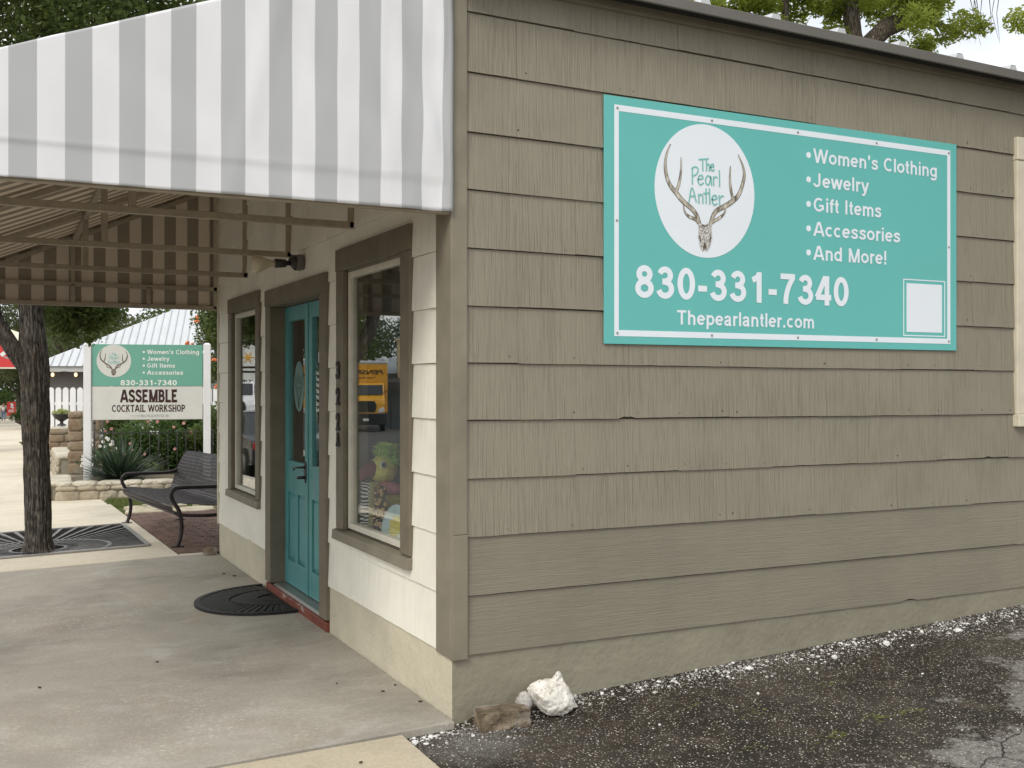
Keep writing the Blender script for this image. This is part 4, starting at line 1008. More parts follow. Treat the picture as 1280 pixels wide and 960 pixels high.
while len(PP) < 7000:
    x = rgp.uniform(-.3, 6.0)
    wd = .16+.05*nse(x*1.7, 0)+(.10 if x < .25 else 0)+.012*max(0, x-1)
    y = -abs(rgp.normal())*wd*.62-.012
    dens = .55+.9*nse(x*3.0, 5)+(.5 if x < .0 else 0)+(.3 if x > .9 else 0)
    if rgp.random() > dens or y < -.55: continue
    if x < -.02 and y > -.06: continue
    s = rgp.uniform(.0016, .0048) if rgp.random() < .93 else rgp.uniform(.005, .0115)
    band = math.exp(-((y+.085+.02*nse(x*2, 3))/.045)**2)
    PP.append((x, y, zp(x, y)+s*.25)); SS.append(s); TT.append(np.clip(rgp.normal(.33+.36*band+(.25 if s > .006 else 0), .26), 0, 1))
for i in range(2600):
    x = rgp.uniform(-.3, 4.5); y = rgp.uniform(-2.2, -.2)
    s = rgp.uniform(.0016, .0042); PP.append((x, y, zp(x, y)+s*.2)); SS.append(s); TT.append(np.clip(rgp.normal(.55, .22), 0, 1))
for x, y, s in ((1.42, -.42, .011), (.78, -.52, .007), (2.3, -.62, .008), (-.24, -.13, .018), (-.15, -.10, .015), (-.20, -.17, .012), (1.62, -.11, .022), (2.55, -.14, .028), (2.15, -.16, .020), (3.1, -.15, .024)):
    PP.append((x, y, zp(x, y)+s*.35)); SS.append(s); TT.append(.95)
pebbles('gravel', np.array(PP), np.array(SS), np.array(TT), pm.m, 'white and grey pebbles strewn along the foot of the taupe wall', 3)

# yellow-green fallen sprigs on the asphalt
rgs = np.random.default_rng(21); VV = []; 
for cx_, cy_, n_ in ((1.32, -1.05, 22), (1.62, -.98, 26), (1.80, -.99, 18), (1.78, -.52, 12), (1.22, -.62, 10), (.95, -.98, 7), (1.05, -.42, 6)):
    for k in range(n_):
        x = cx_+rgs.normal()*.045; y = cy_+rgs.normal()*.022; a_ = rgs.normal()*.5; l = rgs.uniform(.012, .03); wv = .0016
        z = za(x, y)+.008+rgs.random()*.004
        dx, dy = cos(a_)*l, sin(a_)*l
        VV += [(x-dx, y-dy, z), (x+dy*wv/l, y-dx*wv/l, z+.002), (x+dx, y+dy, z+.001), (x-dy*wv/l, y+dx*wv/l, z+.002)]
tag(np_mesh('fallen_sprigs', np.array(VV), np.arange(len(VV)).reshape(-1, 4), simple('yellow_green_sprig', (.20, .22, .035), .6), None), 'yellow green leaf sprigs fallen on the dark asphalt', 'leaf litter', kind='stuff')

# rough paver block, white limestone rock, small grey stone
blk = NM('split_block', (.16, .115, .075), .92, .15)
bn = blk.noise(14, 7, .7); blk.color(blk.mix(blk.ramp(blk.noise(5, 3, .5), [(.52, 0), (.64, .65)]), blk.ramp(bn, [(.3, (.065, .049, .034)), (.5, (.165, .128, .088)), (.72, (.33, .27, .20))]), (.40, .38, .35))); blk.bump(blk.noise(45, 6, .7), .8, .01)
mb = MB(); nx, ny, nz = 22, 12, 10; Lx, Ly, Lz = .232, .125, .088
def face(f, na, nb):
    mb.grid([[f(i/na, j/nb) for i in range(na+1)] for j in range(nb+1)], 0, False)
def rough(p):
    x, y, z = p
    fr = 1 if y < .01 else .25
    return (x+.004*fr*nse(x*30, z*30, y*9), y-.010*fr*nse(x*16, z*22, 4)-.006*fr*nse(x*45, z*45, 2), z+.003*nse(x*25, y*25, 3))
for f, a_, b_ in ((lambda s, t: rough((s*Lx, 0, t*Lz)), nx, nz), (lambda s, t: rough((s*Lx, Ly, t*Lz)), nx, nz), (lambda s, t: rough((0, s*Ly, t*Lz)), ny, nz), (lambda s, t: rough((Lx, s*Ly, t*Lz)), ny, nz), (lambda s, t: rough((s*Lx, t*Ly, Lz)), nx, ny), (lambda s, t: rough((s*Lx, t*Ly, 0)), nx, ny)): face(f, a_, b_)
o = mb.build('paver_block', blk.m); bpy.context.view_layer.update()
o.location = (.062, -.180, -.030); o.rotation_euler = (0, 0, R(-8)); tag(o, 'rough brown concrete block on the asphalt by the building corner', 'block')
wr = NM('white_limestone', (.70, .68, .62), .9, .15)
wn = wr.noise(20, 7, .65); wr.color(wr.mix(wr.ramp(wr.voro(34), [(.05, .9), (.16, 0)]), wr.mix(wr.ramp(wr.noise(9, 5, .65), [(.52, 0), (.68, .6)]), wr.ramp(wn, [(.32, (.30, .25, .19)), (.46, (.70, .67, .60)), (.7, (.84, .82, .77))]), (.55, .45, .34)), (.10, .08, .06))); wr.bump(wr.noise(34, 7, .7), .7, .012)
def hull_rock(mb, c, clusters, seed, sub, amp, rz=0):
    for pts in clusters:
        bm = bmesh.new()
        for q in pts: bm.verts.new(q)
        bmesh.ops.convex_hull(bm, input=bm.verts)
        for v in [v for v in bm.verts if not v.link_faces]: bm.verts.remove(v)
        bmesh.ops.triangulate(bm, faces=bm.faces)
        for it in range(sub):
            bmesh.ops.subdivide_edges(bm, edges=bm.edges, cuts=1, use_grid_fill=True)
            bmesh.ops.smooth_vert(bm, verts=bm.verts, factor=.35 if it < 2 else .15, use_axis_x=True, use_axis_y=True, use_axis_z=True)
        bm.normal_update(); b = len(mb.v)
        for v in bm.verts:
            p = v.co; n = mathutils.noise
            o_ = Vector((seed, seed*2, 0)); d = amp*(n.noise(p*22+o_)+.6*n.noise(p*48+o_)+.35*n.noise(p*110+o_)-.5*max(0, n.noise(p*38+o_*2)-.25)*4)
            q = p+v.normal*d; x, y = q.x*cos(rz)-q.y*sin(rz), q.x*sin(rz)+q.y*cos(rz)
            mb.v.append((c[0]+x, c[1]+y, c[2]+q.z))
        for f in bm.faces: mb.f.append([b+v.index for v in f.verts]); mb.m.append(0); mb.sm.append(True)
        bm.free()
mb = MB()
hull_rock(mb, (.446, -.130, -.012), [[(-.03, -.085, .105), (.035, -.090, .065), (-.085, -.055, .105), (-.045, -.055, .004), (.02, -.06, .0), (.085, -.060, .035), (.128, -.01, .040), (.075, -.045, .125), (-.130, 0, .150), (-.125, .04, .125), (-.088, -.01, .178), (-.012, -.025, .178), (.055, -.01, .165), (0, .055, .16), (.095, .06, .05), (-.09, .06, .045), (0, .07, .01)],
    [(-.008, -.03, .15), (.055, -.03, .145), (.06, .02, .145), (-.005, .02, .15), (.015, -.020, .205), (.040, -.022, .215), (.046, .008, .200), (.018, .01, .205)],
    [(.06, -.05, .02), (.145, -.03, .02), (.14, .01, .03), (.09, -.03, .10), (.085, .02, .10), (.06, .02, .03)]], 4, 4, .0075)
tag(mb.build('white_rock', wr.m), 'pitted white limestone rock leaning by the taupe wall', 'rock')
gr = NM('grey_cobble', (.42, .40, .37), .9, .2); gr.color(gr.ramp(gr.noise(30, 6, .7), [(.3, (.16, .15, .14)), (.5, (.42, .40, .37)), (.7, (.60, .58, .54))])); gr.bump(gr.noise(70, 5), .4, .006)
mb = MB(); rock_mesh(mb, (.318, -.098, .060), (.042, .036, .045), 9, 4, .15, 1.2)
tag(mb.build('cobble', gr.m), 'small rounded grey stone between the block and the white rock', 'stone')
mb = MB(); mb.box(-.13, -.02, 5.235, 5.345, g(-.1, 0)-.002, g(-.1, 0)+.055)
for i in range(len(mb.v)): mb.v[i] = tuple(c_+random.uniform(-.012, .012)*(j != 2) for j, c_ in enumerate(mb.v[i]))
tag(mb.build('broken_kerb_stone', blk.m, bevel=.010), 'weathered stone chunk at the far storefront corner', 'stone')

# half-round rubber door mat
mb = MB(); mr, ml, my, mx0 = .585, .525, 3.06, -.024
zm = lambda x, h: g(x, 0)+h
P = [(mx0, my-ml)]+[(mx0-mr*sin(pi*k/40)**.9, my-ml*cos(pi*k/40)) for k in range(1, 40)]+[(mx0, my+ml)]
mb.prism(P, lambda u, v: (u, v, zm(u, .010)), lambda u, v: (u, v, zm(u, .001)))
for i in range(len(P)-1):
    a_, b_ = Vector((*P[i], 0)), Vector((*P[i+1], 0)); ctr = Vector((mx0, my, 0))
    a2, b2 = a_.lerp(ctr, .07), b_.lerp(ctr, .07)
    q = [a_, b_, b2, a2]; mb.prism([(p.x, p.y) for p in q], lambda u, v: (u, v, zm(u, .0195)), lambda u, v: (u, v, zm(u, .0095)))
c0 = Vector((mx0-.02, my, 0))
for k in range(1, 30):
    an = pi*k/30; d = Vector((-sin(an)*mr, -cos(an)*ml, 0)); t_ = Vector((d.y, -d.x, 0)).normalized()
    for r0, r1, w0, w1 in ((.22, .52, .006, .014), (.56, .90, .012, .020)):
        a_, b_ = c0+d*r0, c0+d*r1
        q = [a_+t_*w0, a_-t_*w0, b_-t_*w1, b_+t_*w1]; mb.prism([(p.x, p.y) for p in q], lambda u, v: (u, v, zm(u, .0185)), lambda u, v: (u, v, zm(u, .0095)))
tag(mb.build('door_mat', M['rubber'], bevel=.0015, seg=1), 'black half-round rubber mat before the turquoise door', 'door mat')

# ================================================================== DISPLAY WINDOW GOODS
dz = .626
bird = empty('plush_parrot', (.205, 1.42, dz+.01), 'yellow plush parrot with green crest and dark beak in the display window', 'plush toy'); bird.scale = (.95, 1.12, .98)
yel = simple('yellow_plush', (.88, .74, .20), .95, .3, 30); grn = leafmat('green_feather', (.32, .65, .10), (.62, .88, .25), .3); pnk = simple('pink_plush', (.85, .32, .40), .9, .2, 20)
def ell(name, c, s, mat, parent, seed=1, amp=.06, rz=0):
    mb = MB(); rock_mesh(mb, c, s, seed, 4, amp, 2.5, None, rz); return mb.build(name, mat, parent)
ell('body', (0, 0, .14), (.10, .12, .15), yel, bird); h_ = ell('head', (-.02, .04, .40), (.085, .105, .085), yel, bird)
ell('neck_scarf', (0, .02, .285), (.10, .12, .045), pnk, bird, 4)
mb = MB(); mb.tube([(-.07, .03, .405), (-.115, .03, .400), (-.150, .03, .380), (-.165, .03, .335)], [.052, .046, .032, .006], 12); mb.build('beak', simple('dark_red_beak', (.24, .06, .05), .5), bird)
mb = MB(); rock_mesh(mb, (-.055, -.052, .435), (.024, .016, .026), 1, 3, .0); mb.build('eye_white', M['petal_white'], h_)
mb = MB(); rock_mesh(mb, (-.060, -.066, .435), (.012, .007, .013), 1, 3, .0); mb.build('pupil', M['ink'], h_)
leaves('crest', [(.0, .03, .505), (.03, .0, .47)], [(.075, .09, .055), (.06, .08, .06)], [420, 220], .050, grn, bird, 5, .25)
def pat(name, kind):
    m = NM(name, (.7, .65, .55), .85, .2)
    if kind == 'zebra':
        wv = m.N('ShaderNodeTexWave'); wv.inputs['Scale'].default_value = 7; wv.inputs['Distortion'].default_value = 9; wv.inputs['Detail'].default_value = 2; wv.bands_direction = 'Z'
        m.L(m.co((1, 1.2, 2.2)), wv.inputs['Vector']); m.color(m.ramp(wv.outputs['Fac'], [(.48, (.03, .028, .026)), (.56, (.92, .90, .84))]))
    else:
        v = m.voro(42, (1, 1, 1)); m.color(m.mix(m.ramp(v, [(.12, 1), (.2, 0)]), m.ramp(v, [(.34, (.66, .42, .18)), (.40, (.78, .54, .26)), (.5, (.05, .03, .018))]), (.16, .08, .03)))
    return m.m
zeb = pat('zebra_print', 'zebra'); leo = pat('leopard_print', 'leo')
def drape(name, c, wdt, hgt, mat, label, cat, seed, group=None, bulge=.03):
    mb = MB(); rows = []
    for t in np.linspace(0, 1, 20):
        rows.append([(c[0]-bulge*sin(pi*s)-.018*sin(s*17+seed+t*2)*(.3+t), c[1]+(s-.5)*wdt*(.72+.35*t+.08*sin(t*6+seed)), c[2]+hgt*(1-t)) for s in np.linspace(0, 1, 22)])
    mb.grid(rows, 0, True); o = mb.build(name, mat); s = o.modifiers.new('solid', 'SOLIDIFY'); s.thickness = .012
    return tag(o, label, cat, group)
drape('display_dress', (.105, 1.535, dz), .20, .34, zeb, 'zebra striped cloth hanging in the display window', 'garment', 1)
drape('display_dress', (.115, 1.385, dz), .13, .34, simple('olive_cloth', (.40, .36, .17), .9), 'plain olive cloth between zebra and leopard prints in display window', 'garment', 2)
drape('scarf', (.10, 1.255, dz), .15, .33, leo, 'leopard print scarf draped in the display window', 'scarf', 3)
mb = MB(); mb.lathe([(.0, .0), (.085, .004), (.125, .020), (.12, .024), (.08, .010), (.0, .006)], (0, 0, 0), 36); pl = mb.build('plate', simple('pale_blue_glaze', (.52, .66, .68), .3))
pl.location = (.11, 1.03, dz+.118); pl.rotation_euler = (0, R(-78), R(10)); tag(pl, 'pale blue plate standing at the display window corner', 'plate')
mb = MB(); mb.prism([(cos(k*pi/8)*.05*(1+.4*(k % 2)), sin(k*pi/8)*.05*(1+.4*(k % 2))) for k in range(16)], lambda u, v: (u, v, .0135), lambda u, v: (u, v, .0095)); o = mb.build('painted_flower', simple('yellow_glaze', (.75, .62, .08), .3), pl)
mb = MB(); mb.tube([(.10, 4.30+.13*cos(pi*k/14), .60+.02+.13*sin(pi*k/14)*1.0) for k in range(15)], .020, 10); tag(mb.build('hoop_handle', M['darkmetal']), 'dark arched handle on the sill of the far shop window', 'handle')
cre = simple('mannequin_plush', (.62, .45, .10), .9, .3, 30)
mb = MB(); rock_mesh(mb, (.30, 1.12, dz+.58), (.09, .10, .09), 12, 4, .2, 3); rock_mesh(mb, (.30, 1.12, dz+.30), (.06, .09, .25), 3, 4, .08, 3); tag(mb.build('plush_duck', cre), 'second yellow plush toy behind the parrot in the display window', 'plush toy')

# ================================================================== METAL BENCH
bench = empty('metal_bench', (-.262, 5.905, 0), 'dark metal strap bench on brick paving past the storefront', 'bench', rz=R(3.85))
bmt = NM('bench_coating', (.055, .042, .046), .40, .3); bmt.color(bmt.ramp(bmt.noise(9, 5), [(.35, (.016, .012, .014)), (.65, (.048, .036, .040))])); bmt = bmt.m
BLn = 2.5
seat = [(.03, .305), (-.02, .325), (-.045, .36), (-.035, .395), (.01, .408), (.10, .398), (.25, .38), (.38, .368), (.455, .372), (.50, .40)]
back = [(.50, .40), (.525, .47), (.56, .58), (.60, .68), (.645, .765), (.68, .795), (.715, .79)]
zg = lambda y: -.019*max(0, y-.0)*1.0-.010
def smooth(P, k=4):
    P = [Vector((p[0], 0, p[1])) for p in P]; Q = []
    for i in range(len(P)-1):
        a_, b_, c_, e_ = P[max(i-1, 0)], P[i], P[i+1], P[min(i+2, len(P)-1)]
        for q in range(k):
            t = q/k; Q.append(.5*((2*b_)+(c_-a_)*t+(2*a_-5*b_+4*c_-e_)*t*t+(3*b_-a_-3*c_+e_)*t**3))
    return Q+[P[-1]]
def mesh_panel(prof, name):
    """diamond mesh: two families of slanted straps plus straight ribs, following a curved profile"""
    S = smooth(prof, 4); mb = MB()
    L_ = [0]
    for a_, b_ in zip(S, S[1:]): L_.append(L_[-1]+(b_-a_).length)
    tot = L_[-1]
    def at(s, y):
        s = max(0, min(tot, s)); i = min(len(S)-2, max(0, int(np.searchsorted(L_, s)-1)))
        t = (s-L_[i])/(L_[i+1]-L_[i]) if L_[i+1] > L_[i] else 0
        p = S[i].lerp(S[i+1], t); return Vector((p.x, y, p.z+zg(y)))
    stp = .042; sg_ = .55
    for fam, dz_ in ((1, 0), (-1, .003)):
        y = -tot*sg_ if fam > 0 else 0
        while y < BLn+tot*sg_:
            ss_ = [q for q in np.linspace(0, tot, 26) if .03 < y+fam*sg_*q < BLn-.03]
            if len(ss_) > 1: mb.grid([[at(q, y+fam*sg_*q-.0085)+Vector((0, 0, dz_)), at(q, y+fam*sg_*q+.0085)+Vector((0, 0, dz_))] for q in ss_], 0, False)
            y += stp
    for q in (.012, tot-.012): mb.tube([at(q, yy) for yy in np.linspace(.03, BLn-.03, 14)], .011, 6)
    o = mb.build(name, bmt, bench, recalc=False); sm = o.modifiers.new('solid', 'SOLIDIFY'); sm.thickness = .004; return o
mesh_panel(seat, 'seat'); mesh_panel(back, 'backrest')
for yy in (.03, BLn-.03):
    z0_ = zg(yy); mb = MB(); q = lambda P: [(a_, yy, b_+z0_) for a_, b_ in P]
    fin = lambda P: [(v.x, yy, v.z+z0_) for v in smooth(P, 5)]
    mb.tube(fin([(.0, .0), (.03, .09), (.042, .20), (.02, .33), (-.04, .44), (-.055, .50), (-.03, .545), (.03, .56), (.25, .558), (.46, .56), (.56, .585)]), .019, 10)
    mb.tube(fin([(.035, .30), (.2, .285), (.40, .29), (.50, .38), (.56, .56), (.63, .72), (.70, .79)]), .017, 10)
    mb.tube(fin([(.44, .31), (.53, .20), (.58, .09), (.60, .0)]), .019, 10)
    for xx in (0, .60):
        mb.tube([(xx, yy, z0_+.002), (xx, yy, z0_+.012)], .028, 12)
        mb.box(xx-.055, xx+.055, yy-.022, yy+.022, z0_+.001, z0_+.009)
    mb.build('end_frame', bmt, bench)
mb = MB(); mb.tube([(.02, t, .30+zg(t)) for t in np.linspace(.03, BLn-.03, 12)], .015, 8); mb.tube([(.46, t, .35+zg(t)) for t in np.linspace(.03, BLn-.03, 12)], .015, 8); mb.build('stretcher', bmt, bench)

# ================================================================== STREET TREE AND GRATE
tb = Vector((-1.435, 6.56, g(-1.435, 6.56)))
st_tree = empty('street_tree', tb, 'dark fissured street tree growing through an iron grate beside the sidewalk', 'tree')
mb = MB(); rgt = random.Random(2)
def barkrow(c, r, z, n=110, ph=0):
    row = []
    for k in range(n):
        a_ = 2*pi*k/n
        rid = .8*nse(cos(a_)*6.5+ph, sin(a_)*6.5, z*2.2)+.8*nse(cos(a_)*13, sin(a_)*13+ph, z*5)
        rr = r*(1+.13*rid+.05*nse(cos(a_)*1.5, sin(a_)*1.5, z*1.2+5))
        row.append((c[0]+rr*cos(a_), c[1]+rr*sin(a_), z))
    return row
rows = []
for z in np.linspace(-.08, 2.6, 220):
    cx_ = .006*sin(z*3)-.022*max(0, z-1.2)-.020*z+.03*nse(z*.9, 2); r = .116+.040*math.exp(-max(z, 0)/.06)-.004*z+.020*math.exp(-((z-1.80)/.22)**2)+.012*math.exp(-((z-1.35)/.25)**2)
    rows.append(barkrow((cx_, .01*sin(z*2)), r, z))
mb.grid(rows, 0, True, True, True)
def bough(pts, rs, n=20, seed=0):
    P = [Vector(p) for p in pts]; Q = []; RR = []
    for i in range(len(P)-1):
        a_, b_, c_, e_ = P[max(i-1, 0)], P[i], P[i+1], P[min(i+2, len(P)-1)]
        for k in range(6):
            t = k/6; Q.append(.5*((2*b_)+(c_-a_)*t+(2*a_-5*b_+4*c_-e_)*t*t+(3*b_-a_-3*c_+e_)*t**3)); RR.append(rs[i]+(rs[i+1]-rs[i])*t)
    Q.append(P[-1]); RR.append(rs[-1]); b0 = len(mb.v)
    mb.tube(Q, RR, n)
    for i in range(b0, len(mb.v)):
        v = Vector(mb.v[i]); d_ = .012*nse(v.x*14, v.y*14, v.z*6+seed)+.006*nse(v.x*40, v.y*40, v.z*10); mb.v[i] = (v.x+d_, v.y+d_*.6, v.z-d_*.5)
bough([(.02, .0, 1.55), (-.10, -.02, 1.74), (-.26, -.04, 1.98), (-.37, -.05, 2.18), (-.42, -.08, 2.45), (-.5, -.2, 3.0), (-.8, -.5, 3.9)], [.10, .085, .078, .074, .068, .06, .045], 20, 1)
bough([(-.06, .0, 2.45), (-.02, .1, 3.0), (.2, .3, 3.8), (.5, .4, 4.6), (.8, .3, 5.4)], [.115, .10, .075, .05, .02], 18, 4)
bough([(-.06, .0, 2.5), (-.3, .4, 3.3), (-.7, 1.0, 4.3), (-.9, 1.3, 5.2)], [.10, .075, .05, .02], 14, 6)
bough([(.3, .3, 4.0), (1.0, .2, 4.6), (1.9, -.1, 5.0), (2.7, -.2, 5.1)], [.05, .04, .03, .012], 10, 8)
bough([(-.8, -.5, 3.9), (-1.2, -1.1, 4.6), (-1.5, -1.6, 5.2)], [.045, .03, .012], 10, 9)
bough([(.2, .4, 3.7), (.5, 1.2, 3.4), (.6, 1.6, 2.75)], [.03, .02, .006], 8, 11)
mb.build('trunk', M['bark'], st_tree)
cen, rad = spread((-.1, .3, 4.9), (3.0, 2.3, 1.7), 90, 4, .28, .55, .45)
rgc = np.random.default_rng(77)
ext = [((.52+rgc.normal()*.22, 1.35+rgc.normal()*.3, 2.42+rgc.normal()*.10), .20+.1*rgc.random()) for _ in range(26)]+[((-.45+rgc.normal()*.16, 1.1+rgc.normal()*.3, 2.55+rgc.normal()*.05), .18) for _ in range(4)]+[((-.05+.05*rgc.normal(), 1.25, 2.46+rgc.normal()*.05), .16) for _ in range(3)]
ext = [e for e in ext if e[0][2] > 2.2]
cen2 = [np.array(c) for c, r in ext]; rad2 = [r for c, r in ext]
for q in range(46):
    cen.append(np.array((rgc.uniform(-1.6, 2.3), rgc.uniform(-.9, 2.2), rgc.uniform(4.55, 6.2)))); rad.append(rgc.uniform(.30, .5))
leaves('crown', list(cen)+cen2, list(rad)+rad2, [int(620*(r/.42)**2) for r in rad]+[int(170*(r/.22)**2) for r in rad2], .060, M['leaf_mid'], st_tree, 9, .55, .8, .1)

gx0, gx1, gy0, gy1 = -2.38, -.49, 6.47, 8.36 ; gc = (-1.435, 6.62)
gx0, gx1, gy0, gy1 = -2.40, -.485, 6.20, 8.02
gy0, gy1 = 6.22, 8.30
grt = empty('tree_grate', (gc[0], gc[1], g(gc[0], gc[1])), 'dark cast iron tree grate with radiating bars around the street tree', 'tree grate')
gi = NM('cast_iron_grate', (.06, .058, .056), .42, .5); gi.color(gi.ramp(gi.noise(8, 6, .6), [(.35, (.030, .029, .029)), (.65, (.115, .112, .108))])); gi = gi.m
zl = lambda x, y: g(x+gc[0], y+gc[1])-g(*gc)
bx0, bx1, by0, by1 = gx0-gc[0], gx1-gc[0], gy0-gc[1], gy1-gc[1]
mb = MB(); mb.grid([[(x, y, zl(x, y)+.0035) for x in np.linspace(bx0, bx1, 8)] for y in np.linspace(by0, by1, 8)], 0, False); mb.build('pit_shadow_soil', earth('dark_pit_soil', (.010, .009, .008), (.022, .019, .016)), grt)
mb = MB()
def bar2(a_, b_, w0, w1, h=.016, base=.004):
    a_ = Vector((*a_, 0)); b_ = Vector((*b_, 0)); t_ = (b_-a_).normalized(); n_ = Vector((-t_.y, t_.x, 0))
    q = [a_+n_*w0, a_-n_*w0, b_-n_*w1, b_+n_*w1]
    mb.prism([(p.x, p.y) for p in q], lambda u, v: (u, v, zl(u, v)+h), lambda u, v: (u, v, zl(u, v)+base))
nb_ = 68
for k in range(nb_):
    a_ = 2*pi*k/nb_; d = Vector((cos(a_), sin(a_)))
    tx = (bx1-.03 if d.x > 0 else bx0+.03)/d.x if abs(d.x) > 1e-6 else 1e9; ty = (by1-.03 if d.y > 0 else by0+.03)/d.y if abs(d.y) > 1e-6 else 1e9
    te = min(tx, ty)
    for r0, r1 in ((.26 if k % 2 else .36, .62), (.66, te)):
        if r1 > r0+.03: bar2(d*r0, d*min(r1, te), .0045+.006*r0, .0045+.0115*min(r1, te)*(.9 if r0 > .5 else .8))
mb.build('radial_bars', gi, grt)
mb = MB()
for (rx, ry, wd) in ((.245, .245, .014), (.64, .64, .02)):
    mb = MB(); n = 64
    P = [Vector((rx*cos(2*pi*k/n), ry*sin(2*pi*k/n))) for k in range(n+1)]
    P = [p for p in P]
    for a_, b_ in zip(P, P[1:]):
        if by0 < min(a_.y, b_.y): bar2(a_, b_, wd, wd, .0165)
    mb.build('ring_bar', gi, grt)
mb = MB()
for a_, b_ in (((bx0, by0), (bx1, by0)), ((bx1, by0), (bx1, by1)), ((bx1, by1), (bx0, by1)), ((bx0, by1), (bx0, by0))): bar2(a_, b_, .022, .022, .019)
mb.build('grate_frame', M['steel'], grt)

# ================================================================== STREET SIGN, STONE BED, YUCCA
s_ = 1.10
A = Vector((-.372, 13.19)); B = Vector((1.232, 12.82)); dirx = (B-A); Wd = dirx.length; ang = math.atan2(dirx.y, dirx.x)
ss = empty('street_sign', (A.x, A.y, g(A.x, A.y)), 'white two-post sign with small teal panel above a lettered white panel', 'sign', rz=ang)
zs = lambda z15: 1.53+(z15-1.53)*s_-g(A.x, A.y)
um = lambda u: u*s_*Wd/(1.5*s_)
fs = lambda u, v, d: (um(u), -.026-d, zs(v))
for u, ztp in ((-.060, 2.10), (1.5+.062, 2.11)):
    mb = MB(); mb.box(um(u)-.055, um(u)+.055, -.055, .055, -.3, zs(ztp)-.012); mb.prism([(-.055, -.055), (.055, -.055), (.055, .055), (-.055, .055)], lambda a, b: (um(u)+a, b, zs(ztp)-.012), lambda a, b: (um(u)+a*.55, b*.55, zs(ztp)+.012)); mb.build('post', M['whitepost'], ss, bevel=.004)
mb = MB(); mb.box(um(0), um(1.5), -.025, .025, zs(1.024), zs(1.494)); mb.build('lower_panel', M['offwhite'], ss, bevel=.002)
mb = MB(); mb.box(um(0), um(1.5), -.0255, .025, zs(1.499), zs(2.092)); mb.build('upper_panel', M['teal_faded'], ss, bevel=.002)
emblem(.293, 1.857, .231, .231, fs, ss, M['offwhite'], M['teal_ink'], simple('brown_antler', (.16, .13, .11), .6), M['antler_edge'], simple('brown_skull', (.22, .18, .16), .6), d=.0015, fat=1.05)
for t_, u1, zb_ in (('Women\u2019s Clothing', 1.452, 1.956), ('Jewelry', 1.042, 1.860), ('Gift Items', 1.118, 1.762), ('Accessories', 1.23, 1.662)):
    sans(t_, .742, u1, zb_, zb_+.062, fs, M['white_print'], 'lettering', ss, .100)
    mb = MB(); mb.prism([(.694+.016*cos(q*pi/6), zb_+.030+.016*sin(q*pi/6)) for q in range(12)], lambda u, v: fs(u, v, .0012), lambda u, v: fs(u, v, .0002)); mb.build('bullet', M['white_print'], ss)
sans('830-331-7340', .383, 1.144, 1.510, 1.586, fs, M['white_print'], 'phone_number', ss, .110)
sans('ASSEMBLE', .384, 1.152, 1.270, 1.450, fs, M['maroon_ink'], 'lettering', ss, .125, 1)
sans('COCKTAIL WORKSHOP', .268, 1.257, 1.135, 1.234, fs, M['maroon_ink'], 'lettering', ss, .098, 1)
text('BUILDING B', .66, 1.033, 1.062, 1.094, fs, M['grey_ink'], 'lettering', ss, .0)
mb = MB(); stroke(mb, [(.52, 1.078), (.632, 1.078)], .003, fs, .0012, sub=1); mb.prism([(.632, 1.062), (.638, 1.062), (.638, 1.094), (.632, 1.094)], lambda u, v: fs(u, v, .0014), lambda u, v: fs(u, v, .0002)); mb.build('printed_arrow', M['grey_ink'], ss, recalc=False)

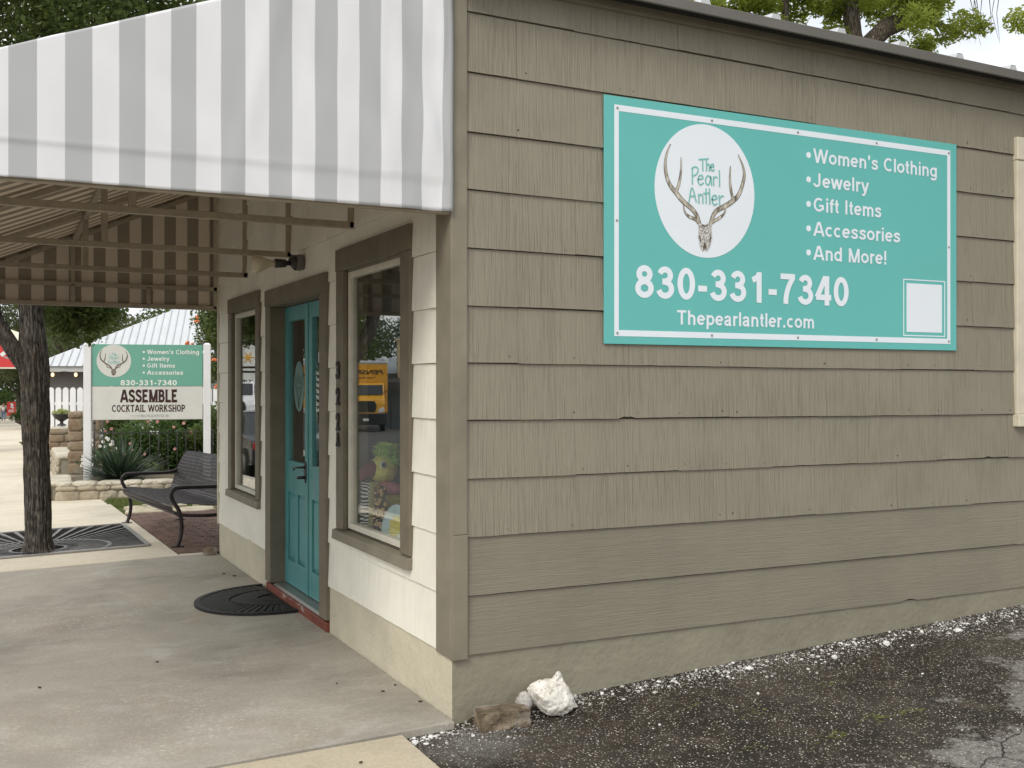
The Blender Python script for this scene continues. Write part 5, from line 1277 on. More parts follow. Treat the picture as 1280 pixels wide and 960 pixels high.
def stone_wall(name, pts, h, th, zf, label, seed, mats, s0=.22, cap=True, cat='wall'):
    """dry-laid wall: mortar core with irregular stones on the faces and a cap course"""
    rg = random.Random(seed); root = empty(name, (pts[0][0], pts[0][1], zf(*pts[0])), label, cat)
    o0 = Vector(root.location); core = MB(); stn = MB(); cp = MB()
    for (a_, b_) in zip(pts, pts[1:]):
        a_ = Vector((*a_, 0)); b_ = Vector((*b_, 0)); L_ = (b_-a_).length; t_ = (b_-a_).normalized(); n_ = Vector((t_.y, -t_.x, 0))
        f = lambda s, d, z: a_+t_*s+n_*d+Vector((0, 0, z+zf(*(a_+t_*s).xy)))-o0
        rowsA = []
        core.grid([[f(s, d, z) for d, z in ((-th/2+.02, -.3), (-th/2+.02, h-.04), (th/2-.02, h-.04), (th/2-.02, -.3))] for s in np.linspace(0, L_, max(2, int(L_/1.0)+1))], 0, False)
        core.poly([f(0, d, z) for d, z in ((-th/2+.02, -.3), (-th/2+.02, h-.04), (th/2-.02, h-.04), (th/2-.02, -.3))]); core.poly([f(L_, d, z) for d, z in ((-th/2+.02, -.3), (-th/2+.02, h-.04), (th/2-.02, h-.04), (th/2-.02, -.3))])
        zc = -.05; hh = h-(.06 if cap else 0)
        while zc < hh-.03:
            rh = min(rg.uniform(.55, 1.0)*s0, hh-zc); s = -.02
            if hh-zc-rh < .05: rh = hh-zc
            while s < L_:
                w_ = rg.uniform(.7, 1.6)*s0; w_ = min(w_, L_+.03-s)
                if w_ > .04:
                    for side in ((1,) if th < .1 else (1, -1)):
                        p = f(s+w_/2, side*(th/2-.025), zc+rh/2)
                        b0 = len(stn.v)
                        rock_mesh(stn, (0, 0, 0), (w_*.55, .055, rh*.56), rg.random()*50, 2, .12, 1.6, lambda p_, q_: Vector((math.copysign(abs(q_.x)**.6, q_.x), q_.y, math.copysign(abs(q_.z)**.6, q_.z))), math.atan2(t_.y, t_.x))
                        for i in range(b0, len(stn.v)): stn.v[i] = tuple(Vector(stn.v[i])+p)
                s += w_+.006
            zc += rh+.006
        if cap:
            s = -.03
            while s < L_:
                w_ = min(rg.uniform(.9, 1.8)*s0, L_+.04-s)
                if w_ > .05:
                    p = f(s+w_/2, 0, h-.035); b0 = len(cp.v)
                    rock_mesh(cp, (0, 0, 0), (w_*.54, th*.53, .042), rg.random()*50, 2, .07, 1.5, lambda p_, q_: Vector((math.copysign(abs(q_.x)**.5, q_.x), math.copysign(abs(q_.y)**.5, q_.y), math.copysign(abs(q_.z)**.7, q_.z))), math.atan2(t_.y, t_.x))
                    for i in range(b0, len(cp.v)): cp.v[i] = tuple(Vector(cp.v[i])+p)
                s += w_+.008
    core.build('mortar', mats[0], root); so_ = stn.build('stones', mats[1], root); so_['kind'] = 'stuff'
    if cap: cp.build('cap_stones', mats[2], root)['kind'] = 'stuff'
    return root
def stonemat(name, cs):
    m = NM(name, cs[0], .9, .2); n = m.noise(2.6, 3, .5); n2 = m.noise(26, 6, .7)
    m.color(m.mix(m.ramp(n2, [(.35, .0), (.7, .5)]), m.ramp(n, [(.30, cs[0]), (.48, cs[1]), (.66, cs[2])]), tuple(v*.45 for v in cs[1]))); m.bump(n2, .6, .012); return m.m
mort = stonemat('pale_mortar', [(.28, .25, .20), (.34, .31, .25), (.40, .36, .30)])
lime = stonemat('buff_limestone', [(.26, .22, .165), (.42, .36, .27), (.55, .49, .39)])
limec = stonemat('pale_cap_limestone', [(.40, .36, .28), (.55, .50, .40), (.66, .61, .50)])
rust = stonemat('rusty_fieldstone', [(.20, .13, .085), (.29, .225, .155), (.34, .31, .26)])
fz = lambda x, y: g(min(x, 0), y)-.02
stone_wall('stone_planter_bed', [(-.80, 13.9), (-.90, 12.22), (.35, 11.93), (2.6, 11.42)], .265, .34, lambda x, y: g(0, y)-.02, 'low limestone garden bed wall in front of the street sign', 3, (mort, lime, limec), .20)
mb = MB(); mb.grid([[(x, y, g(0, y)+.185+.03*nse(x*3, y*3)) for x in np.linspace(-.75, 2.6, 18)] for y in np.linspace(12.0, 14.0, 10)], 0, True)
tag(mb.build('bed_soil', M['soil']), 'brown soil filling the low stone bed', 'soil', kind='structure')
rng2 = np.random.default_rng(31)
mbq = []; Fq = []; tq = []
yb = np.array((-.02, 12.62, 0)); yb[2] = g(0, yb[1])+.17
nbl = 620
for k in range(nbl):
    az = rng2.random()*2*pi; el = math.asin(min(1, .05+1.0*rng2.random()**1.15)); L_ = .78*(.72+.38*rng2.random())
    d = np.array((cos(az)*cos(el), sin(az)*cos(el), sin(el))); s = np.array((-sin(az), cos(az), 0)); up = np.cross(d, s)
    if up[2] < 0: up = -up
    droop = .02+.28*(1-sin(el))*rng2.random(); b0 = len(mbq); pts = []
    for t, wv in ((0, .010), (.35, .016), (.7, .011), (1, .0006)):
        c = d*L_*t*np.array((1.05, 1.05, .88))+np.array((0, 0, -droop*L_*t*t))+d*.03
        mbq += [c-s*wv+up*.004, c+s*wv+up*.004]
    for i in range(3): Fq.append((b0+2*i, b0+2*i+1, b0+2*i+3, b0+2*i+2)); tq.append(rng2.random()*.7+.3*(el > .9))
o = np_mesh('yucca_plant', np.array(mbq), np.array(Fq), M['yucca'], attr=np.array(tq)); o.location = tuple(yb); tag(o, 'spiky dark green yucca in the stone bed before the sign', 'plant')

# thin iron fence behind the sign
fe = empty('iron_fence', (-.25, 14.2, g(-.25, 14.2)), 'thin black iron garden fence behind the street sign', 'fence')
mb = MB(); mb.tube([(0, 0, .0), (0, 0, 1.28)], .018, 8); mb.lathe([(.0, 1.27), (.03, 1.29), (.03, 1.32), (.0, 1.36)], (0, 0, 0), 10); mb.lathe([(.018, 1.05), (.03, 1.07), (.018, 1.09)], (0, 0, 0), 10); mb.build('fence_post', M['darkmetal'], fe)
for i in range(1, 16):
    mb = MB(); p = (.14*i, -.035*i); mb.tube([(p[0], p[1], -.05), (p[0], p[1], .95)], .006, 6); mb.build('picket', M['darkmetal'], fe)
mb = MB(); mb.bar((0, 0, .9), (2.25, -.56, .9), .016); mb.bar((0, 0, .18), (2.25, -.56, .18), .016); mb.build('fence_rail', M['darkmetal'], fe)

# stone pier, planter walls, urn, picket fence
pz = g(-.3, 15.9)
stone_wall('stone_pier', [(-.48, 15.85), (-.02, 15.75)], 1.27, .44, lambda x, y: pz-.02, 'tall rusty brown stone pier to the left of the sign post', 5, (mort, rust, limec), .26, False, 'pier')
stone_wall('stone_garden_wall', [(-.50, 16.4), (-.36, 20.5)], .48, .36, fz, 'low stone garden wall running along the sidewalk behind the pier', 6, (mort, lime, limec), .22)
stone_wall('stone_pedestal', [(-.54, 21.0), (-.10, 20.95)], .90, .44, lambda x, y: g(0, 21)-.02, 'stone pedestal under the black urn', 8, (mort, rust, limec), .24, True, 'pedestal')
stone_wall('stone_garden_wall', [(-.34, 21.6), (.35, 33)], .66, .36, fz, 'farther stone garden wall running along the sidewalk past the urn', 9, (mort, lime, limec), .26)
ur = empty('garden_urn', (-.31, 20.97, g(0, 21)-.02+.925), 'black footed urn of yellow green flowers on a stone pedestal', 'urn'); ur.scale = (.66, .66, .72)
mb = MB(); mb.lathe([(.0, 0), (.15, .0), (.15, .03), (.06, .07), (.05, .13), (.12, .17), (.24, .24), (.27, .33), (.31, .345), (.31, .365), (.26, .365), (.25, .34), (.0, .33)], (0, 0, 0), 24); mb.build('bowl', M['darkmetal'], ur)
leaves('plants', [(-.1, 0, .40), (.1, 0, .41), (0, .05, .44), (.2, 0, .38), (-.2, 0, .38)], [.13]*5, [140]*5, .05, leafmat('urn_leaf', (.10, .14, .03), (.45, .48, .14)), ur, 4)

pk = empty('picket_fence', (-.38, 23.6, g(0, 23.6)), 'white picket fence in front of the grey building', 'fence')
pa, pb = Vector((0, 0, 0)), Vector((5.2, -2.2, 0)); n_p = 34
for i in range(n_p):
    p = pa.lerp(pb, i/(n_p-1)); mb = MB(); wv = .068
    prof = [(-wv, -.1), (wv, -.1), (wv, 1.72)]+[(wv*cos(a_), 1.72+.075*sin(a_)) for a_ in np.linspace(0, pi, 8)[1:-1]]+[(-wv, 1.72)]
    mb.prism(prof, lambda u, v: (p.x+u*.92, p.y-u*.39-.012, v), lambda u, v: (p.x+u*.92+.006, p.y-u*.39+.012, v)); mb.build('picket', M['whitepost'], pk)
mb = MB(); mb.bar((0, .05, .35), (5.2, -2.15, .35), .07); mb.bar((0, .05, 1.4), (5.2, -2.15, 1.4), .07); mb.build('fence_rail', M['whitepost'], pk)

# ================================================================== GARDEN BUSHES
def bush(base, R3, n, label, seed, flower=None, nf=0, size=.055, mat='leaf_shrub', name='garden_bush'):
    root = empty(name, base, label, 'bush', 'bushes in the garden behind the street sign')
    mb = MB(); rg = random.Random(seed)
    for i in range(7):
        a_ = rg.uniform(0, 2*pi); limb(mb, (0, 0, -.05), (cos(a_)*R3[0]*.6, sin(a_)*R3[1]*.6, R3[2]*1.2), .014, .004, 6, .1, seed+i, 5)
    mb.build('stems', M['bark2'], root)
    cen, rad = spread((0, 0, R3[2]*.95), R3, 12, seed, .30*R3[2], .5*R3[2], .2)
    cen = [np.array((c[0], c[1], max(c[2], .08))) for c in cen]
    leaves('foliage', cen, rad, [n//12]*12, size, M[mat], root, seed)
    if flower:
        mbf = MB(); rgf = random.Random(seed+5)
        for i in range(nf):
            d = Vector((rgf.uniform(-1, 1), rgf.uniform(-1, .3), rgf.uniform(-.3, 1))).normalized()
            c = (d.x*R3[0], d.y*R3[1], R3[2]*.95+d.z*R3[2]*.95)
            for k in range(5):
                a_ = 2*pi*k/5; rock_mesh(mbf, (c[0]+.016*cos(a_), c[1]-.01, c[2]+.016*sin(a_)), (.016, .010, .016), k, 1, .1)
        mbf.build('flowers', M[flower], root)['kind'] = 'stuff'
    return root
gz = lambda y: g(0, y)
bush((-.05, 15.6, gz(15.6)), (.35, .35, .42), 2200, 'pale leaved bush with white specks behind the yucca', 41, 'petal_white', 40, .05)
bush((.55, 16.2, gz(16.2)), (.75, .5, .66), 5200, 'tall dark green rose bush behind the middle of the sign', 42, 'petal_pink', 5, .07)
bush((1.15, 15.9, gz(15.9)), (.65, .5, .62), 4600, 'rose bush with pale pink blooms behind the sign', 43, 'petal_pink', 10, .065)
bush((1.85, 15.8, gz(15.8)), (.7, .5, .68), 5000, 'bright green bush left of the right sign post', 44, 'petal_pink', 4, .07, 'leaf_mid')
bush((2.5, 15.5, gz(15.5)), (.6, .5, .75), 3600, 'dark bush with white flowers right of the sign post', 45, 'petal_white', 14, .07)
bush((.15, 15.0, gz(15.0)), (.28, .25, .30), 1400, 'low bush with salmon flowers beside the yucca', 46, 'petal_pink', 8, .05)
bush((.55, 18.0, gz(18.0)), (.85, .5, .85), 4200, 'tall light green bush in front of the white picket fence', 47, None, 0, .08, 'leaf_mid')
bush((1.75, 17.6, gz(17.6)), (.9, .5, .80), 4200, 'tall dark bush hiding the picket fence behind the roses', 49, None, 0, .08)
bush((2.9, 17.2, gz(17.2)), (.8, .5, .95), 4200, 'tall mid green bush behind the right sign post', 50, None, 0, .08, 'leaf_mid')
tree('flowering_tree', 'leafy garden tree with orange blooms beside the far roof', (2.85, 18.2, gz(18.2)), 1.5, .07, (2.85, 18.2, 2.75), (.95, .9, 1.45), 26, 420, .085, M['leaf_mid'], M['bark2'], 51, rclump=(.28, .5), limbs=6)
mbf = MB(); rgf = random.Random(9); tr_ = bpy.data.objects['flowering_tree']
for i in range(46):
    d = Vector((rgf.uniform(-1, 1), rgf.uniform(-1, .2), rgf.uniform(-.8, 1))).normalized(); c = (d.x*1.0, d.y*.95, 3.02+d.z*1.4)
    for k in range(4): rock_mesh(mbf, (c[0]+rgf.uniform(-.06, .06), c[1], c[2]+rgf.uniform(-.06, .06)), (.035, .03, .035), k, 1, .1)
mbf.build('blossoms', M['petal_orange'], tr_)['kind'] = 'stuff'

# ================================================================== GREY BUILDING WITH WHITE METAL ROOF
hb = empty('roadside_house', (-.55, 30.6, g(0, 30.6)), 'grey building with white standing seam roof behind the street sign', 'house', rz=R(-14))
gw = simple('grey_house_paint', (.17, .155, .15), .75, .08, 3); ev = simple('pale_eave_metal', (.44, .45, .45), .5, .05)
W_, D_, hE = 11.0, 9.0, 2.55; hR = 4.9
mb = MB(); mb.box(.45, W_-.4, .45, D_-.4, -.5, hE-.02); mb.build('wall', gw, hb)
mb = MB(); mb.box(0, W_, -.02, .10, hE-.17, hE+.0); mb.box(0, .10, .11, D_, hE-.17, hE); mb.box(.11, W_, .101, .45, hE-.03, hE-.012); mb.build('eave', ev, hb)
mb = MB(); FLc, FR, BR, BLc = (-.05, -.08, hE), (W_, -.08, hE), (W_, D_, hE), (-.05, D_, hE); r0, r1 = (4.4, D_/2, hR), (W_, D_/2, hR)
mb.poly([FLc, FR, r1, r0]); mb.poly([BR, BLc, r0, r1]); mb.poly([BLc, FLc, r0]); rf = mb.build('roof', M['whitemetal'], hb)
mb = MB()
for i in range(48):
    x = .12+.225*i; k = min(1, x/4.4); top = Vector((x, -.08+(D_/2+.08)*k, hE+(hR-hE)*k)) if x < 4.4 else Vector((x, D_/2, hR))
    mb.bar(Vector((x, -.08, hE+.015)), top+Vector((0, 0, .015)), .024)
mb.build('roof_seams', simple('seam_metal', (.40, .42, .44), .45), rf)
mb = MB(); mb.prism([(-.9, 0), (0, .42), (.0, .30), (-.9, -.12)], lambda u, v: (5.6+u, -1.9, hE+.52+v), lambda u, v: (5.6+u, .6, hE+.52+v)); mb.prism([(0, .42), (1.6, -.3), (1.6, -.42), (0, .30)], lambda u, v: (5.6+u, -1.9, hE+.52+v), lambda u, v: (5.6+u, .6, hE+.52+v))
mb.build('porch_roof', simple('dark_porch_eave', (.10, .095, .09), .6), hb)
mb = MB(); mb.box(4.8, 7.1, -1.7, .44, -.5, hE+.3); mb.build('porch_wall', gw, hb)
mb = MB(); mb.box(2.2, 3.1, .40, .46, .9, 2.1); wn_ = mb.build('window', M['whitepost'], hb); mb = MB(); mb.box(2.28, 3.02, .385, .398, .98, 2.02); mb.build('pane', M['carglass'], wn_)
sl_ = empty('string_lights', (-.30, 30.2, g(0, 30.2)), 'lit warm string light bulbs under the pale eave of the grey building', 'string lights', rz=R(-14))
wb = NM('warm_bulb', (.9, .6, .25), .4); wb.b.inputs['Emission Color'].default_value = (1, .62, .25, 1); wb.b.inputs['Emission Strength'].default_value = 2.5
mb = MB(); mb.tube([(x, .05, hE-.16-.05*sin(pi*((x % .65)/.65))) for x in np.linspace(.0, 6.5, 80)], .008, 5); mb.build('wire', M['darkmetal'], sl_)
for i in range(10):
    mb = MB(); rock_mesh(mb, (.325+.65*i, .05, hE-.27), (.045, .045, .06), i, 2, 0); mb.build('bulb', wb.m, sl_)

# ================================================================== FAR END OF THE SIDEWALK
tn = empty('market_tent', (-2.1, 62, g(-2, 62)), 'red market tent with white printed valance behind the street tree', 'tent')
red = simple('red_canvas', (.62, .055, .055), .6, .08); crm = simple('cream_canvas', (.70, .66, .50), .7)
z0, z1 = 3.60, 5.05
mb = MB(); mb.box(0, 3.6, -.012, .012, z0, z1); mb.box(0, 3.6, -.014, .014, z0-.09, z0-.001, 1); mb.build('valance', [red, crm], tn)
mb = MB(); mb.box(3.588, 3.612, .02, 3, z0, z1); mb.box(-.012, .012, .02, 3, z0, z1); mb.build('side_valance', red, tn)
mb = MB(); ap = (1.8, 1.5, z1+.75); cs = [(-.05, -.05, z1), (3.65, -.05, z1), (3.65, 3.05, z1), (-.05, 3.05, z1)]
for i in range(4): mb.poly([cs[i], cs[(i+1) % 4], ap])
mb.build('canopy', crm, tn)
for x in (.05, 3.55):
    for y in (.05, 2.95):
        mb = MB(); mb.tube([(x, y, -.1), (x, y, z1)], .03, 8); mb.build('pole', M['whitepost'], tn)
mb = MB(); ft = lambda u, v, d: (u, -.0125-d, v)
stroke(mb, [(1.3, 4.30), (1.5, 4.42), (1.9, 4.36)], .10, ft, .002); stroke(mb, [(2.5, 4.1), (2.8, 4.35), (3.15, 4.15), (3.4, 4.0)], .16, ft, .003); stroke(mb, [(2.45, 4.5), (2.6, 4.52)], .06, ft, .002, sub=1)
mb.build('printed_logo', M['white_print'], tn, recalc=False)
mb = MB(); stroke(mb, [(2.55, 4.08), (2.8, 4.2), (3.0, 4.22)], .025, ft, .005); stroke(mb, [(1.4, 4.2), (1.6, 4.12), (1.85, 4.2)], .04, ft, .005); mb.build('printed_shade', M['grey_ink'], tn, recalc=False)

fs2 = empty('sandwich_sign', (.50, 96, g(0, 96)), 'small red sign with white print at the far end of the sidewalk', 'sign')
mb = MB(); mb.box(-.32, .36, -.03, .03, .55, 1.72); mb.build('board', red, fs2, bevel=.01)
mb = MB(); mb.box(.12, .30, -.05, .05, -.1, .54); mb.build('leg', M['whitepost'], fs2)
mb = MB(); f3 = lambda u, v, d: (u, -.031-d, v)
stroke(mb, [(0, 1.55), (.12, 1.45), (.02, 1.3), (.16, 1.22)], .07, f3, .003); stroke(mb, [(-.18, 1.02), (.2, 1.02)], .03, f3, .003, sub=1); stroke(mb, [(-.2, .88), (.18, .88)], .03, f3, .003, sub=1); mb.build('printed_mark', M['white_print'], fs2, recalc=False)

# distant pedestrian
def skin(name, joints, edges, mat, parent, sub=2):
    me = bpy.data.meshes.new(name); me.from_pydata([j[0] for j in joints], edges, []); o = bpy.data.objects.new(name, me); col.objects.link(o)
    md = o.modifiers.new('skin', 'SKIN'); md.use_smooth_shade = True
    if not me.skin_vertices: me.skin_vertices.new()
    for i, j in enumerate(joints): me.skin_vertices[0].data[i].radius = (j[1], j[2] if len(j) > 2 else j[1])
    me.skin_vertices[0].data[0].use_root = True
    sb = o.modifiers.new('sub', 'SUBSURF'); sb.levels = sub; sb.render_levels = sub
    me.materials.append(mat); o.parent = parent; return o
pe = empty('person', (-.02, 100, g(0, 100)), 'pedestrian in white top and blue jeans with a dark shoulder bag, walking away', 'person')
sk = simple('skin_tone', (.42, .25, .18), .6)
J = [((0, 0, .92), .13, .10), ((0, 0, 1.12), .12, .095), ((0, 0, 1.36), .155, .10), ((0, .01, 1.48), .06, .06), ((0, .0, 1.56), .055, .06), ((0, -.01, 1.66), .085, .095), ((0, -.01, 1.74), .06, .07),
     ((-.19, 0, 1.40), .055), ((-.24, .02, 1.14), .042), ((-.25, -.06, .92), .030), ((-.25, -.09, .82), .035, .02), ((.19, 0, 1.40), .055), ((.24, .02, 1.14), .042), ((.25, -.04, .92), .030), ((.25, -.06, .82), .035, .02),
     ((-.09, 0, .84), .085), ((-.10, .08, .48), .058), ((-.10, .02, .09), .040), ((-.10, .14, .03), .035, .03), ((.09, 0, .84), .085), ((.10, -.10, .48), .058), ((.10, -.26, .12), .040), ((.10, -.16, .04), .035, .03)]
E_ = [(0, 1), (1, 2), (2, 3), (3, 4), (4, 5), (5, 6), (2, 7), (7, 8), (8, 9), (9, 10), (2, 11), (11, 12), (12, 13), (13, 14), (0, 15), (15, 16), (16, 17), (17, 18), (0, 19), (19, 20), (20, 21), (21, 22)]
skin('body', J, E_, sk, pe)
f_ = lambda j, k=1.18: (j[0],)+tuple(r*k for r in j[1:])
skin('shirt', [f_(J[0], 1.12), f_(J[1]), f_(J[2], 1.12), f_(J[7], 1.25), f_(J[8], 1.3), f_(J[11], 1.25), f_(J[12], 1.3)], [(0, 1), (1, 2), (2, 3), (3, 4), (2, 5), (5, 6)], M['petal_white'], pe)
skin('jeans', [f_(J[0], 1.08), f_(J[15]), f_(J[16]), f_(J[17], 1.3), f_(J[19]), f_(J[20]), f_(J[21], 1.3)], [(0, 1), (1, 2), (2, 3), (0, 4), (4, 5), (5, 6)], simple('blue_denim', (.12, .18, .30), .8), pe)
mb = MB(); rock_mesh(mb, (0, .015, 1.69), (.10, .105, .125), 3, 3, .05); rock_mesh(mb, (0, .07, 1.55), (.085, .05, .14), 4, 3, .05); mb.build('hair', M['ink'], pe)
bg_ = empty('shoulder_bag', (.20, 99.95, g(0, 100)+.95), 'dark bag on the pedestrian\u2019s shoulder', 'bag'); mb = MB(); mb.box(-.05, .05, -.16, .16, -.12, .12); mb.build('pouch', M['ink'], bg_, bevel=.03); mb = MB(); mb.tube([(0, -.1, .1), (-.04, -.06, .4), (-.1, 0, .52), (-.04, .06, .4), (0, .1, .1)], .015, 6); mb.build('strap', M['ink'], bg_)

# ================================================================== TREES
rt_ = empty('oak_tree', (10.9, 8.9, 0), 'large shade tree behind the shop roof with bright yellow green leaves and forked limbs', 'tree')
mb = MB(); o_ = Vector((10.9, 8.9, 0)); L3 = lambda *P: [Vector(q)-o_ for q in P]
mb.tube(L3((10.9, 8.9, -.2), (10.85, 8.8, 3), (10.75, 8.6, 5.6), (10.70, 8.25, 6.6)), [.34, .30, .25, .22], 14)
mb.tube(L3((10.70, 8.25, 6.5), (10.56, 8.28, 7.1), (10.50, 8.30, 7.7), (10.3, 8.4, 9.0)), [.17, .125, .115, .07], 12)
mb.tube(L3((10.68, 8.25, 6.55), (10.80, 8.18, 6.98), (11.02, 8.06, 7.22), (11.35, 7.9, 7.38), (11.66, 7.74, 7.52), (11.95, 7.6, 7.85), (12.4, 7.4, 8.6)), [.18, .155, .15, .145, .125, .10, .06], 12)
mb.tube(L3((11.4, 7.88, 7.38), (11.7, 7.72, 7.30), (11.95, 7.58, 7.22), (12.2, 7.45, 7.05)), [.06, .05, .03, .01], 8)
mb.tube(L3((10.75, 8.6, 5.4), (9.8, 8.7, 6.4), (8.9, 9.1, 7.2), (8.3, 9.4, 8.1)), [.18, .13, .10, .05], 10)
mb.tube(L3((9.8, 8.7, 6.4), (9.6, 8.8, 7.2), (9.7, 8.9, 8.2)), [.09, .07, .04], 8)
rgt2 = random.Random(17)
for q in range(9):
    x = 12.25+rgt2.uniform(-.35, .45); a_ = Vector((x, 7.45-.45*(x-12.25), 7.75)); mb.tube([a_-o_, a_-o_+Vector((rgt2.uniform(-.1, .1), 0, -.3)), a_-o_+Vector((rgt2.uniform(-.2, .2), 0, -.55-rgt2.uniform(0, .25)))], [.008, .005, .002], 4)
mb.build('trunk', M['bark2'], rt_)
rgq = np.random.default_rng(19); cen = []; rad = []; cnt = []
for q in range(290):
    x = rgq.uniform(6.6, 12.7); dens = 1.0 if x < 11.2 else .55 if x < 12.1 else .25
    if rgq.random() > dens: continue
    zz = rgq.uniform(6.5, 9.0)
    if x > 11.3: zz = max(zz, 7.05)
    if 10.35 < x < 11.1 and zz < 7.5 and rgq.random() < .85: continue
    cen.append(np.array((x, 8.75-.45*(x-9.8)+rgq.normal()*.8, zz))-np.array(o_)); r_q = rgq.uniform(.14, .34); rad.append((r_q, r_q, r_q*.8)); cnt.append(int(560*r_q*r_q/.1)//2)
leaves('crown', cen, rad, [int(c_*1.7) for c_ in cnt], .092, M['leaf_light'], rt_, 23, .36, .8, .25)
tree('oak_tree', 'shade tree at the right edge of the asphalt lot', (9.0, -4.6, .3), 2.6, .22, (8.6, -4.4, 5.2), (3.4, 2.8, 2.2), 40, 300, .22, M['leaf_mid'], M['bark2'], 91, rclump=(.7, 1.2), limbs=7)  # out-of-frame tree, added to block sky light from the wall's right end
def far_tree(base, h, Rr, label, seed, leaf, per=330, size=.2, n=34, name='oak_tree', group='trees around the street', hz=None, shell=.35):
    z = g(min(base[0], 0), base[1])-.1 if hz is None else hz
    return tree(name, label, (base[0], base[1], z), h*.32, .05*h*.55, (base[0], base[1], z+h*.60), (Rr, Rr, h*.40), n, per, size, M[leaf], M['bark2'], seed, group=group, rclump=(.22*Rr, .38*Rr), limbs=7)
far_tree((-1.4, 76), 9.5, 4.2, 'olive tree directly behind the red market tent', 71, 'leaf_olive', 420, .24)
far_tree((-4.6, 88), 11, 5.5, 'dark tree overhanging the far end of the sidewalk', 72, 'leaf_mid', 420, .26)
far_tree((3.4, 66), 9.0, 4.2, 'broad olive tree rising behind the left end of the white roof', 73, 'leaf_olive', 420, .24)
far_tree((1.2, 100), 8.0, 4.6, 'low dark tree beyond the small red sign', 74, 'leaf_dark', 380, .28)
far_tree((8.5, 70), 8.0, 4.5, 'green tree hidden mostly behind the white metal roof', 75, 'leaf_mid', 300, .26)
far_tree((14, 62), 9, 5, 'green tree behind the right part of the white metal roof', 76, 'leaf_dark', 300, .26)
far_tree((-9, 120), 12, 7, 'tall tree closing the view down the street', 77, 'leaf_dark', 380, .34)
far_tree((4, 128), 12, 8, 'wide tree closing the view behind the sidewalk end', 78, 'leaf_mid', 380, .34)
far_tree((-17, 96), 12, 7, 'tall tree beyond the parked yellow trucks', 79, 'leaf_mid', 380, .32)
far_tree((-24, 84), 12, 6.5, 'tall tree behind the clothes store', 80, 'leaf_mid', 380, .32)
far_tree((-30, 92), 13, 7, 'tall tree far behind the clothes store roof', 81, 'leaf_dark', 360, .32)
far_tree((-4.5, 12.5+18), 5.0, 1.5, 'small street tree near the parked car', 82, 'leaf_mid', 200, .12, 16)
far_tree((-26, 24), 11, 6, 'large tree across the street', 83, 'leaf_dark', 260, .30)
far_tree((-27, 4), 12, 6, 'large tree across the street opposite the shop door', 84, 'leaf_mid', 260, .30)
far_tree((-24, -14), 11, 6, 'large tree across the street behind the photographer', 85, 'leaf_dark', 240, .30)
bush((-1.5, 108, g(-1, 108)-.2), (5.0, 1.8, 2.2), 7000, 'long dark hedge across the far end of the sidewalk', 52, None, 0, .22, 'leaf_shrub', 'hedge_bush')
bush((1.35, 90, g(0, 90)), (.9, .9, 1.0), 2600, 'round dark hedge bush by the far red sign', 48, None, 0, .16, 'leaf_shrub', 'hedge_bush')

